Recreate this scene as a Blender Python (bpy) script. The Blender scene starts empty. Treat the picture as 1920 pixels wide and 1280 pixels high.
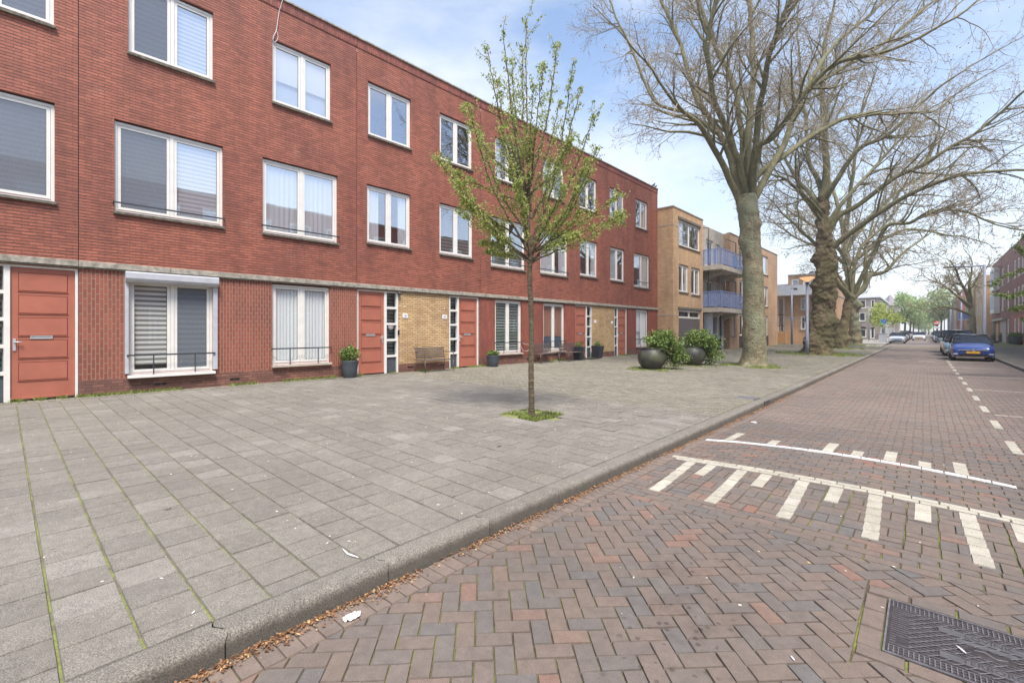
import bpy, math, random
from mathutils import Vector, Matrix, noise as mnoise
R = math.radians
scene = bpy.context.scene
COL = scene.collection
random.seed(7)

# ------------------------------------------------------------------ camera
EYE = 1.63
YAW = math.atan(774/860)                       # street direction (+Y) lies this far right of the optical axis
FW = (-math.sin(YAW), math.cos(YAW)); RT = (math.cos(YAW), math.sin(YAW))
cd = bpy.data.cameras.new('camera'); cam = bpy.data.objects.new('camera', cd); COL.objects.link(cam)
cam.location = (0, 0, EYE); cam.rotation_euler = (R(90), 0, YAW)
cd.sensor_width = 36; cd.lens = 860/1920*36; cd.shift_y = -19.5/1920
cd.clip_start = .05; cd.clip_end = 3000
scene.camera = cam

# ------------------------------------------------------------------ sky and sun
SUN_EL, SUN_AZ = R(61), R(124)                 # azimuth clockwise from +Y
w = bpy.data.worlds.new('World'); scene.world = w; w.use_nodes = True
nt = w.node_tree; nt.nodes.clear()
def wn(t, **k):
    n = nt.nodes.new(t)
    for a, b in k.items(): setattr(n, a, b)
    return n
out = wn('ShaderNodeOutputWorld'); bg = wn('ShaderNodeBackground'); bg.inputs[1].default_value = .108
sky = wn('ShaderNodeTexSky', sky_type='NISHITA', sun_disc=False, sun_elevation=SUN_EL, sun_rotation=SUN_AZ, air_density=1.0, dust_density=.6, ozone_density=1.6)
tc = wn('ShaderNodeTexCoord'); sep = wn('ShaderNodeSeparateXYZ')
mp = wn('ShaderNodeMapping'); mp.inputs['Scale'].default_value = (1, 1, 2.6); mp.inputs['Location'].default_value = (.35, .1, 0)
nz = wn('ShaderNodeTexNoise'); nz.inputs['Scale'].default_value = 1.7; nz.inputs['Detail'].default_value = 7; nz.inputs['Roughness'].default_value = .55
rp = wn('ShaderNodeValToRGB'); rp.color_ramp.elements[0].position = .43; rp.color_ramp.elements[1].position = .68
hz = wn('ShaderNodeMapRange'); hz.inputs[1].default_value = -.02; hz.inputs[2].default_value = .54; hz.inputs[3].default_value = 1; hz.inputs[4].default_value = 0
hp = wn('ShaderNodeMath', operation='POWER'); hp.inputs[1].default_value = 1.5
mx = wn('ShaderNodeMath', operation='MAXIMUM'); ml = wn('ShaderNodeMath', operation='MULTIPLY'); ml.inputs[1].default_value = .7
pale = wn('ShaderNodeMixRGB'); pale.inputs[0].default_value = .12; pale.inputs[2].default_value = (3.0, 3.6, 4.6, 1)
mix = wn('ShaderNodeMixRGB'); mix.inputs[2].default_value = (4.3, 4.45, 4.65, 1)
L = nt.links.new
L(tc.outputs['Generated'], sep.inputs[0]); L(tc.outputs['Generated'], mp.inputs[0]); L(mp.outputs[0], nz.inputs[0]); L(nz.outputs[0], rp.inputs[0])
L(sep.outputs[2], hz.inputs[0]); L(hz.outputs[0], hp.inputs[0]); L(rp.outputs[0], ml.inputs[0]); L(ml.outputs[0], mx.inputs[0]); L(hp.outputs[0], mx.inputs[1])
L(mx.outputs[0], mix.inputs[0]); L(sky.outputs[0], pale.inputs[1]); L(pale.outputs[0], mix.inputs[1]); L(mix.outputs[0], bg.inputs[0]); L(bg.outputs[0], out.inputs[0])
sd = bpy.data.lights.new('sun', 'SUN'); so = bpy.data.objects.new('sun', sd); COL.objects.link(so)
sd.energy = 2.6; sd.angle = R(20); sd.color = (1, .93, .84)
so.rotation_euler = (R(90)-SUN_EL, 0, math.pi-SUN_AZ)
so.location = (0, 0, 40)
scene.view_settings.view_transform = 'Standard'; scene.view_settings.look = 'None'
scene.view_settings.gamma = 1; scene.view_settings.exposure = 1.38
scene.cycles.max_bounces = 6; scene.cycles.transparent_max_bounces = 12

# ------------------------------------------------------------------ helpers
def ray(px):
    r = (px-960)/860.; return (FW[0]+r*RT[0], FW[1]+r*RT[1])
def at(px, py, t):                             # point at depth t metres that a photo pixel looks at
    d = ray(px); return Vector((t*d[0], t*d[1], EYE+(620.5-py)*t/860.))
def gz(x, y=0):                                # ground height
    if x < -2.57: return .12+.15*min(1, (-2.57-x)/10.2)
    if x > 2.95: return .12+.15*min(1, (x-2.95)/4.)
    return hump(x, y)
def hump(x, y):
    if 4.6 < y < 9.4:
        a = (1+math.cos(math.pi*(y-7.)/2.4))/2; c = max(0, 1-((x+.85)/1.75)**2)
        return .09*a*c
    return 0.
def tag(o, label=None, cat=None, group=None, kind=None):
    if label: o['label'] = label
    if cat: o['category'] = cat
    if group: o['group'] = group
    if kind: o['kind'] = kind
    return o
def empty(name, loc=(0, 0, 0), rz=0., label=None, cat=None, group=None):
    o = bpy.data.objects.new(name, None); COL.objects.link(o); o.location = loc; o.rotation_euler = (0, 0, rz)
    o.empty_display_size = .2
    return tag(o, label, cat, group)
def copy_tree(o, parent=None):
    c = o.copy(); COL.objects.link(c)
    if parent: c.parent = parent
    for ch in list(o.children): copy_tree(ch, c)
    return c
class MB:
    def __init__(s): s.v = []; s.f = []; s.m = []; s.mi = 0; s.sm = False; s.sf = []
    def add(s, vs, fs):
        n = len(s.v); s.v.extend(vs)
        for f in fs: s.f.append(tuple(n+i for i in f)); s.m.append(s.mi); s.sf.append(s.sm)
        return s
    def quad(s, a, b, c, d): return s.add([a, b, c, d], [(0, 1, 2, 3)])
    def box(s, x0, y0, z0, x1, y1, z1, T=None):
        vs = [Vector(p) for p in ((x0,y0,z0),(x1,y0,z0),(x1,y1,z0),(x0,y1,z0),(x0,y0,z1),(x1,y0,z1),(x1,y1,z1),(x0,y1,z1))]
        if T: vs = [T @ v for v in vs]
        return s.add(vs, [(0,3,2,1),(4,5,6,7),(0,1,5,4),(1,2,6,5),(2,3,7,6),(3,0,4,7)])
    def rbox(s, x0, y0, z0, x1, y1, z1, b=.004):     # box with chamfered vertical and top edges
        r = [(x0+b,y0),(x1-b,y0),(x1,y0+b),(x1,y1-b),(x1-b,y1),(x0+b,y1),(x0,y1-b),(x0,y0+b)]
        q = [(x0+2*b,y0+b),(x1-2*b,y0+b),(x1-b,y0+2*b),(x1-b,y1-2*b),(x1-2*b,y1-b),(x0+2*b,y1-b),(x0+b,y1-2*b),(x0+b,y0+2*b)]
        vs = [(x,y,z0) for x,y in r]+[(x,y,z1-b) for x,y in r]+[(x,y,z1) for x,y in q]
        fs = [tuple(range(7,-1,-1)), tuple(range(16,24))]
        for k in (0,8):
            for i in range(8): j = (i+1)%8; fs.append((k+i,k+j,k+8+j,k+8+i))
        return s.add(vs, fs)
    def tube(s, pts, rad, n=8, cap=True):
        pts = [Vector(p) for p in pts]
        if not isinstance(rad, (list, tuple)): rad = [rad]*len(pts)
        base = len(s.v); ref = None; k = len(pts)
        for i, p in enumerate(pts):
            d = (pts[min(i+1, k-1)]-pts[max(i-1, 0)])
            if d.length < 1e-9: d = Vector((0, 0, 1))
            d.normalize()
            if ref is None: ref = Vector((1, 0, 0)) if abs(d.x) < .8 else Vector((0, 1, 0))
            a = (ref-d*ref.dot(d)).normalized(); ref = a; b = d.cross(a)
            for j in range(n):
                t = 2*math.pi*j/n; s.v.append(p+(a*math.cos(t)+b*math.sin(t))*rad[i])
        for i in range(k-1):
            for j in range(n):
                j2 = (j+1) % n
                s.f.append((base+i*n+j, base+i*n+j2, base+(i+1)*n+j2, base+(i+1)*n+j)); s.m.append(s.mi); s.sf.append(True)
        if cap:
            s.f.append(tuple(base+j for j in range(n-1, -1, -1))); s.m.append(s.mi); s.sf.append(False)
            s.f.append(tuple(base+(k-1)*n+j for j in range(n))); s.m.append(s.mi); s.sf.append(False)
        return s
    def lathe(s, prof, c=(0, 0, 0), n=24, smooth=True, fn=None):
        base = len(s.v)
        for r, z in prof:
            for j in range(n):
                t = 2*math.pi*j/n
                p = Vector((c[0]+r*math.cos(t), c[1]+r*math.sin(t), c[2]+z))
                s.v.append(fn(p) if fn else p)
        for i in range(len(prof)-1):
            for j in range(n):
                j2 = (j+1) % n
                s.f.append((base+i*n+j, base+i*n+j2, base+(i+1)*n+j2, base+(i+1)*n+j)); s.m.append(s.mi); s.sf.append(smooth)
        return s
    def build(s, name, mats, parent=None, loc=None):
        me = bpy.data.meshes.new(name); me.from_pydata([tuple(v) for v in s.v], [], s.f)
        if not isinstance(mats, (list, tuple)): mats = [mats]
        for m in mats: me.materials.append(m)
        me.polygons.foreach_set('material_index', s.m); me.polygons.foreach_set('use_smooth', s.sf)
        me.update()
        o = bpy.data.objects.new(name, me); COL.objects.link(o)
        if parent: o.parent = parent
        if loc: o.location = loc
        return o

# ------------------------------------------------------------------ materials
def srgb(r, g, b):
    f = lambda c: ((c/255+.055)/1.055)**2.4 if c > 10 else c/255/12.92
    return (f(r), f(g), f(b), 1)
class NT:
    def __init__(s, name):
        s.m = bpy.data.materials.new(name); s.m.use_nodes = True; s.t = s.m.node_tree
        s.b = s.t.nodes['Principled BSDF']; s.o = s.t.nodes['Material Output']
    def n(s, t, ins=None, **k):
        x = s.t.nodes.new(t)
        for a, b in k.items(): setattr(x, a, b)
        if ins:
            for a, b in ins.items():
                if isinstance(b, bpy.types.NodeSocket): s.t.links.new(b, x.inputs[a])
                else: x.inputs[a].default_value = b
        return x
    def l(s, a, b): s.t.links.new(a, b)
    def noise(s, vec, scale, detail=4, rough=.55, dist=0):
        return s.n('ShaderNodeTexNoise', {'Vector': vec, 'Scale': scale, 'Detail': detail, 'Roughness': rough, 'Distortion': dist}).outputs['Fac']
    def ramp(s, fac, stops):
        r = s.n('ShaderNodeValToRGB', {'Fac': fac}); e = r.color_ramp.elements
        while len(e) < len(stops): e.new(.5)
        for i, (p, c) in enumerate(stops): e[i].position = p; e[i].color = c if len(c) == 4 else (*c, 1)
        return r.outputs[0]
    def mix(s, fac, a, b, mode='MIX'):
        x = s.n('ShaderNodeMixRGB', {0: fac, 1: a, 2: b}, blend_type=mode); return x.outputs[0]
    def math(s, op, a, b=0.): return s.n('ShaderNodeMath', {0: a, 1: b}, operation=op).outputs[0]
    def bump(s, h, strength=.3, dist=.01, prev=None):
        x = s.n('ShaderNodeBump', {'Height': h, 'Strength': strength, 'Distance': dist})
        if prev is not None: s.l(prev, x.inputs['Normal'])
        return x.outputs[0]
    def pos(s): return s.n('ShaderNodeNewGeometry').outputs['Position']
    def objc(s): return s.n('ShaderNodeTexCoord').outputs['Object']
def plain(name, col, rough=.5, metal=0., var=.12, nscale=6., bump=0., bscale=60., spec=.5, coat=0.):
    t = NT(name); v = t.pos()
    f = t.noise(v, nscale, 6, .6)
    lo = tuple(c*(1-var*1.6) for c in col[:3])+(1,); hi = tuple(min(1, c*(1+var)) for c in col[:3])+(1,)
    t.l(t.ramp(f, [(.3, lo), (.7, hi)]), t.b.inputs['Base Color'])
    t.b.inputs['Roughness'].default_value = rough; t.b.inputs['Metallic'].default_value = metal
    t.b.inputs['Specular IOR Level'].default_value = spec
    if coat: t.b.inputs['Coat Weight'].default_value = coat; t.b.inputs['Coat Roughness'].default_value = .06
    if bump: t.l(t.bump(t.noise(v, bscale, 3), bump, .01), t.b.inputs['Normal'])
    return t.m
def brick(name, c1, c2, mortar, bw=.205, rh=.0625, ms=.006, vertical=False, bump=.9, rough=.7, dirt=None, wob=.004, offset=.5, hline=None, bvar=.55, streak=True):
    t = NT(name); o = t.objc()
    sp = t.n('ShaderNodeSeparateXYZ', {0: o})
    wobn = t.noise(o, 3.5, 3); wz = t.math('MULTIPLY', t.math('SUBTRACT', wobn, .5), wob*4)
    wob2 = t.math('MULTIPLY', t.math('SUBTRACT', t.noise(o, 22, 2), .5), wob*1.6)
    x = t.math('ADD', sp.outputs[0], sp.outputs[1]); z = t.math('ADD', t.math('ADD', sp.outputs[2], wz), wob2)
    cv = t.n('ShaderNodeCombineXYZ', {0: z, 1: x} if vertical else {0: x, 1: z}).outputs[0]
    bt = t.n('ShaderNodeTexBrick', {'Vector': cv, 'Color1': (0, 0, 0, 1), 'Color2': (1, 1, 1, 1), 'Mortar': (.5, .5, .5, 1), 'Scale': 1., 'Mortar Size': ms, 'Mortar Smooth': .25, 'Bias': 0., 'Brick Width': bw, 'Row Height': rh}, offset=offset)
    n1 = t.noise(cv, 38, 4, .6); n2 = t.noise(o, .9, 5, .6); n3 = t.noise(o, 160, 2)
    k = t.math('ADD', t.math('MULTIPLY', bt.outputs['Color'], bvar), t.math('MULTIPLY', n1, 1-bvar))
    col = t.ramp(k, [(.15, c1), (.5, tuple((a+b)/2 for a, b in zip(c1, c2))), (.85, c2)])
    col = t.mix(t.ramp(n2, [(.4, (0, 0, 0)), (.75, (.35, .35, .35))]), col, (col_dark(c1)))
    if streak:                                      # rain streaks and sooty bands
        sv = t.n('ShaderNodeCombineXYZ', {0: t.math('MULTIPLY', x, 2.6), 1: t.math('MULTIPLY', sp.outputs[2], .32)}).outputs[0]
        col = t.mix(1., col, t.ramp(t.noise(sv, 1.0, 7, .7), [(.3, (.72,.72,.74)), (.52, (1,1,1)), (.75, (1.1,1.09,1.06))]), 'MULTIPLY')
        col = t.mix(1., col, t.ramp(t.noise(o, .33, 4, .6), [(.35, (.82,.80,.84)), (.65, (1.1,1.06,1.0))]), 'MULTIPLY')
    if dirt:                                        # pale lime bloom patches
        d = t.noise(o, 1.3, 8, .75, .4); st = t.noise(cv, 30, 3)
        fac = t.math('MULTIPLY', t.ramp(d, [(.6, (0, 0, 0)), (.78, (.55, .55, .55))]), st)
        col = t.mix(fac, col, dirt)
    col = t.mix(bt.outputs['Fac'], col, mortar)
    if hline:
        pg = t.math('PINGPONG', z, rh/2); lm = t.ramp(t.math('MULTIPLY', pg, 2/rh), [(.16, (1,1,1)), (.40, (0,0,0))])
        br_ = t.ramp(t.noise(cv, 5.5, 3, .6), [(.35, (.35,.35,.35)), (.6, (1,1,1))])
        col = t.mix(t.math('MULTIPLY', lm, br_), col, hline)
    t.l(col, t.b.inputs['Base Color']); t.b.inputs['Roughness'].default_value = rough
    h = t.math('ADD', t.math('SUBTRACT', 1., bt.outputs['Fac']), t.math('MULTIPLY', t.math('ADD', n1, n3), .28))
    h = t.math('ADD', h, t.math('MULTIPLY', bt.outputs['Color'], .25))
    t.l(t.bump(h, bump, .012), t.b.inputs['Normal'])
    return t.m
def col_dark(c): return tuple(x*.62 for x in c[:3])+(1,)
M = {}
M['red'] = brick('red_brick', srgb(130,76,62), srgb(190,116,94), srgb(124,78,62), ms=.006, hline=srgb(66,34,30), bvar=.35, dirt=srgb(205,175,165))
M['redv'] = brick('red_brick_upright', srgb(130,70,57), srgb(168,92,75), srgb(148,126,108), bvar=.35, bw=.21, rh=.0655, ms=.0085, vertical=True, wob=.002)
M['redvr'] = brick('red_brick_smooth', srgb(130,66,54), srgb(156,84,69), srgb(120,94,82), bw=.21, rh=.0655, ms=.005, vertical=True, wob=.002, bump=.5)
M['plinth'] = brick('plinth_brick', srgb(108,72,64), srgb(156,108,94), srgb(84,70,62), ms=.007, wob=.008)
M['solder'] = brick('parapet_brick', srgb(122,66,58), srgb(168,96,82), srgb(84,58,52), bw=.22, rh=.0655, vertical=True, wob=.002)
M['yell'] = brick('yellow_brick', srgb(188,156,112), srgb(228,202,158), srgb(140,104,70), ms=.008, bump=1., wob=.007)
M['yell2'] = brick('ochre_brick', srgb(190,154,114), srgb(222,188,148), srgb(168,144,116), ms=.007)
M['tan'] = brick('tan_brick', srgb(184,148,116), srgb(208,174,142), srgb(180,154,128), ms=.006)
M['ochre'] = brick('orange_brick', srgb(200,160,124), srgb(220,184,148), srgb(200,168,138), ms=.005)
M['grey'] = brick('grey_brick', srgb(138,128,122), srgb(164,152,144), srgb(120,112,106), ms=.006)
M['purple'] = brick('purple_brick', srgb(134,86,80), srgb(166,114,102), srgb(90,66,64), ms=.007)
M['pinkred'] = brick('pink_red_brick', srgb(168,96,84), srgb(198,126,110), srgb(120,90,84), ms=.007)
M['darkb'] = brick('dark_brick', srgb(70,62,62), srgb(96,86,84), srgb(70,64,62), ms=.006)
M['white'] = plain('white_window_paint', srgb(224,222,217), .38, var=.05, nscale=5)
M['whiteb'] = plain('bright_white_paint', srgb(226,228,232), .4, var=.04)
M['alu'] = plain('pale_grey_aluminium', srgb(182,184,192), .4, var=.08)
M['stone'] = plain('weathered_concrete_trim', srgb(158,152,140), .85, var=.32, nscale=9, bump=.5)
M['stoned'] = plain('mossy_concrete_trim', srgb(108,104,94), .9, var=.4, nscale=14, bump=.6)
M['dark'] = plain('dark_grey_steel', srgb(62,66,72), .45, var=.1)
M['black'] = plain('black_plastic', srgb(26,26,28), .5, var=.1)
M['rubber'] = plain('black_rubber', srgb(28,28,29), .8, var=.15)
M['roofing'] = plain('roof_felt', srgb(70,70,70), .9)
M['plaster'] = plain('inner_plaster', srgb(150,145,138), .9)
M['door'] = plain('salmon_door_paint', srgb(170,104,86), .4, var=.09, nscale=2.5, bump=.03)
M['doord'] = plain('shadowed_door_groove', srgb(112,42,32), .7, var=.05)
M['steel'] = plain('brushed_steel', srgb(196,198,202), .32, .35, var=.05)
M['pole'] = plain('blue_grey_pole_paint', srgb(126,132,150), .5, var=.08)
M['bluebal'] = plain('blue_balcony_paint', srgb(112,132,182), .5, var=.08)
M['conc'] = plain('pale_concrete', srgb(176,168,156), .85, var=.14, nscale=4, bump=.2)
M['concl'] = plain('white_balcony_concrete', srgb(196,200,208), .8, var=.06, nscale=3)
M['wood'] = plain('raw_wood', srgb(196,148,98), .7, var=.2, nscale=12)
M['soil'] = plain('dark_soil', srgb(58,48,38), .95, var=.3, nscale=30, bump=.8)
M['potg'] = plain('slate_grey_pot', srgb(72,78,86), .6, var=.12, nscale=10)
M['potd'] = plain('anthracite_pot', srgb(50,54,62), .6, var=.12, nscale=8)
def glass(name, tint, mn, ior=1.5):
    t = NT(name)
    g = t.n('ShaderNodeBsdfGlossy', {'Roughness': .012, 'Color': (.93, .95, 1, 1)}); tr = t.n('ShaderNodeBsdfTransparent', {'Color': tint})
    v = t.objc(); b = t.bump(t.noise(v, 1.1, 1), .02, .1); t.l(b, g.inputs['Normal'])
    lw = t.n('ShaderNodeLayerWeight', {'Blend': .5}); f0 = ((ior-1)/(ior+1))**2*1.7
    f = t.math('ADD', t.math('MULTIPLY', t.math('POWER', lw.outputs['Facing'], 4.5), 1-f0), f0+mn); f2 = t.n('ShaderNodeMath', {0: f}, operation='ADD', use_clamp=True)
    f2.inputs[1].default_value = 0
    mx = t.n('ShaderNodeMixShader', {0: f2.outputs[0], 1: tr.outputs[0], 2: g.outputs[0]})
    t.l(mx.outputs[0], t.o.inputs[0]); return t.m
M['glass'] = glass('window_glass', (.97, .98, .98, 1), .05, 1.5)
M['glassr'] = glass('coated_window_glass', (.95, .97, .98, 1), .34, 1.8)
M['glassl'] = glass('side_light_glass', (.6, .64, .66, 1), .10, 1.5)
M['carglass'] = glass('car_glass', (.10, .11, .12, 1), .02, 1.45)
def fabric(name, c, rough=.9, tr=.25):
    t = NT(name); t.b.inputs['Base Color'].default_value = c; t.b.inputs['Roughness'].default_value = rough
    return t.m
M['curt'] = fabric('white_net_curtain', srgb(230,232,236)); M['curtg'] = fabric('grey_curtain', srgb(212,216,218))
M['mesh'] = fabric('grey_insect_mesh', srgb(112,118,128)); M['roller'] = fabric('white_roller_blind', srgb(232,234,238))
def zebra(name, a, b, step):
    t = NT(name); o = t.objc(); sp = t.n('ShaderNodeSeparateXYZ', {0: o})
    m = t.math('PINGPONG', sp.outputs[2], step); f = t.ramp(t.math('MULTIPLY', m, 1/step), [(.38, a), (.62, b)])
    t.l(f, t.b.inputs['Base Color']); t.b.inputs['Roughness'].default_value = .85; return t.m
M['zebl'] = zebra('pale_striped_blind', srgb(188,192,200), srgb(232,235,240), .05)
M['zebd'] = zebra('grey_striped_blind', srgb(120,122,122), srgb(204,204,200), .055)
M['slatd'] = zebra('dark_slatted_blind', srgb(84,92,90), srgb(150,160,156), .06)
M['brown'] = fabric('brown_panel', srgb(150,108,92)); M['teal'] = fabric('grey_blue_panel', srgb(70,86,100))
# ------------------------------------------------------------------ ground materials
def island(name, stops, rough=.8, speck=0., patch=None, bump=.25, spk=(.9,.9,.88,1), stain=None, bsc=180):
    t = NT(name); g = t.n('ShaderNodeNewGeometry'); p = g.outputs['Position']; r = g.outputs['Random Per Island']
    c = t.ramp(r, stops)
    n1 = t.noise(p, 14, 5, .65); n2 = t.noise(p, .55, 6, .6); n3 = t.noise(p, bsc, 3, .7)
    k = t.ramp(n1, [(.25, (.74,.74,.74)), (.75, (1.2,1.2,1.2))]); c = t.mix(.8, c, k, 'MULTIPLY')
    k = t.ramp(n2, [(.3, (.84,.83,.82)), (.7, (1.1,1.1,1.1))]); c = t.mix(.9, c, k, 'MULTIPLY')
    if speck: c = t.mix(speck, c, t.ramp(n3, [(.34, (.35,.35,.35)), (.5, (1,1,1)), (.68, (1.9,1.9,1.9))]), 'MULTIPLY')
    if patch:
        f = t.math('MULTIPLY', t.ramp(t.noise(p, 1.1, 7, .7, .6), [(.52, (0,0,0)), (.72, (1,1,1))]), t.ramp(r, [(.4, (0,0,0)), (1, (.35,.35,.35))]))
        c = t.mix(f, c, patch)
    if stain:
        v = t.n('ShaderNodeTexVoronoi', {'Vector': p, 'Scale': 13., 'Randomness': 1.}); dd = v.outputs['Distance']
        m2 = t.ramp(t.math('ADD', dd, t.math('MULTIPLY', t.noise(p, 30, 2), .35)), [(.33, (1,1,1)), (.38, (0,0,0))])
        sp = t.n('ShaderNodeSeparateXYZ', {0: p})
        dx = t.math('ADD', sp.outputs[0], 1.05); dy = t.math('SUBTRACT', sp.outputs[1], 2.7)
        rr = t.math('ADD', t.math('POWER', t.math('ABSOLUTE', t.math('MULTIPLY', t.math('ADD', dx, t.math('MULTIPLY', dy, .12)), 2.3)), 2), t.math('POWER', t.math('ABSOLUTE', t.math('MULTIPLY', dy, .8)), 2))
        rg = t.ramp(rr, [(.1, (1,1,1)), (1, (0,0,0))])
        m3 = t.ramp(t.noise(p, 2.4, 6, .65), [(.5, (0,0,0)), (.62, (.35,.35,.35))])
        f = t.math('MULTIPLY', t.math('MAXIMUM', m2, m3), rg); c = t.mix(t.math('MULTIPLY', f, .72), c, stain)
    t.l(c, t.b.inputs['Base Color']); t.b.inputs['Roughness'].default_value = rough
    t.l(t.bump(t.math('ADD', n3, t.math('MULTIPLY', n1, 1.5)), bump, .006), t.b.inputs['Normal'])
    return t.m
BR = [(0, srgb(101,98,96)), (.12, srgb(105,97,92)), (.3, srgb(110,99,92)), (.45, srgb(114,101,92)), (.6, srgb(107,98,92)), (.72, srgb(114,100,91)), (.82, srgb(104,99,95)), (.93, srgb(120,102,92)), (.99, srgb(125,99,88)), (1, srgb(130,97,84))]
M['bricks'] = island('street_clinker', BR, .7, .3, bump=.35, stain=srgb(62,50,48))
BR2 = [(0, srgb(112,102,96)), (.5, srgb(119,107,99)), (.9, srgb(125,110,101)), (1, srgb(130,106,95))]
M['bricksfar'] = island('street_clinker_far', BR2, .7, .3)
M['bricksgut'] = island('gutter_clinker', [(0, srgb(112,101,94)), (.5, srgb(120,107,98)), (1, srgb(126,111,101))], .65, .3)
SL = [(0, srgb(116,112,105)), (.5, srgb(121,117,109)), (.93, srgb(125,121,113)), (1, srgb(133,129,122))]
M['slab'] = island('grey_slab', SL, .85, .85, patch=srgb(160,156,150), bump=.6)
M['tile'] = island('small_paver', [(0, srgb(114,110,98)), (.5, srgb(124,120,107)), (1, srgb(134,130,118))], .85, .4, bump=.4)
M['kerb'] = island('kerb_stone', [(0, srgb(112,108,101)), (1, srgb(123,119,111))], .85, .95, bump=.8, bsc=130)
def shade_and_dirt(m):                                     # shade of the lower kerb face painted in, mixed with tyre and gutter dirt
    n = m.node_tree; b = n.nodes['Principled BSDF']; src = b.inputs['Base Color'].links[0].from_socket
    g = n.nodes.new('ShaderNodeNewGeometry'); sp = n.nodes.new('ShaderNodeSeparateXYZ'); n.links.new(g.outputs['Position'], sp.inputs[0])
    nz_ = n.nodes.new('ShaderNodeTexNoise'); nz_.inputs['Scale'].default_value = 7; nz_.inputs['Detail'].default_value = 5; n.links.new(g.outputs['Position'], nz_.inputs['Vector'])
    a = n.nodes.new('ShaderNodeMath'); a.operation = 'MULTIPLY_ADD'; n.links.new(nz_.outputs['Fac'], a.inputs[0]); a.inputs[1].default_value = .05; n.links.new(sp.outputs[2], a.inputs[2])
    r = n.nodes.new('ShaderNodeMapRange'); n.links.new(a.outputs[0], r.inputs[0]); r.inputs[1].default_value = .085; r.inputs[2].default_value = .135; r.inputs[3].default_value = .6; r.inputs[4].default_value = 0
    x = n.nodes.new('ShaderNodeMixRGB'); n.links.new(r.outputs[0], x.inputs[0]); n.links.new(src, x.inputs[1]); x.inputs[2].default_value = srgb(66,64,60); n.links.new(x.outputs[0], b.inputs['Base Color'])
shade_and_dirt(M['kerb'])
M['paint'] = island('white_block', [(0, srgb(164,159,146)), (1, srgb(182,177,164))], .7, .6, patch=srgb(120,112,102))
M['paintw'] = island('bright_white_block', [(0, srgb(206,206,208)), (1, srgb(222,222,224))], .6, .3)
def joint(name, sand, moss, lo, hi, sc):
    t = NT(name); p = t.pos(); n = t.noise(p, sc, 5, .7); n2 = t.noise(p, 90, 3)
    c = t.mix(t.ramp(n, [(lo, (0,0,0)), (hi, (1,1,1))]), sand, moss); c = t.mix(.7, c, t.ramp(n2, [(.3, (.5,.5,.5)), (.7, (1.4,1.4,1.4))]), 'MULTIPLY')
    t.l(c, t.b.inputs['Base Color']); t.b.inputs['Roughness'].default_value = .95; t.l(t.bump(n2, .8, .01), t.b.inputs['Normal']); return t.m
M['jroad'] = joint('mossy_road_joint', srgb(80,70,58), srgb(116,124,50), .42, .6, 2.2)
M['jslab'] = joint('mossy_slab_joint', srgb(104,100,86), srgb(128,138,66), .42, .6, 4.5)
M['ground'] = joint('far_ground', srgb(132,128,120), srgb(112,120,92), .5, .75, .05)
M['far_road'] = plain('far_road_surface', srgb(120,109,102), .8, var=.12, nscale=2.5, bump=.2)
M['far_pave'] = plain('far_pavement_surface', srgb(150,147,140), .85, var=.08, nscale=1.5, bump=.2)

# ------------------------------------------------------------------ ground sheets
def strip(name, x0, x1, y0, y1, zf, mat, nx=1, ny=1, dz=0.):
    m = MB(); vs = []
    for j in range(ny+1):
        for i in range(nx+1):
            x = x0+(x1-x0)*i/nx; y = y0+(y1-y0)*j/ny; vs.append((x, y, zf(x, y)+dz))
    m.add(vs, [(j*(nx+1)+i, j*(nx+1)+i+1, (j+1)*(nx+1)+i+1, (j+1)*(nx+1)+i) for j in range(ny) for i in range(nx)])
    return tag(m.build(name, mat), kind='structure')
strip('ground', -1500, 1500, -400, 2200, lambda x, y: -.06, M['ground'])
strip('road', -2.57, 2.95, -6, 62, gz, M['jroad'], 30, 340, -.012)
strip('road', -3.3, 2.95, 62.02, 420, lambda x, y: -.012, M['far_road'], 2, 60)
strip('side_street', -70, -3.32, 57.9, 68, lambda x, y: .06, M['far_pave'], 8, 2)
strip('pavement', -40, -2.75, -6, 57.85, gz, M['jslab'], 40, 8, -.012)
strip('pavement', -60, -3.4, 68.02, 420, lambda x, y: .13, M['far_pave'], 4, 40)
strip('pavement', 3.15, 40, -6, 420, gz, M['jslab'], 40, 40, -.012)

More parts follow.
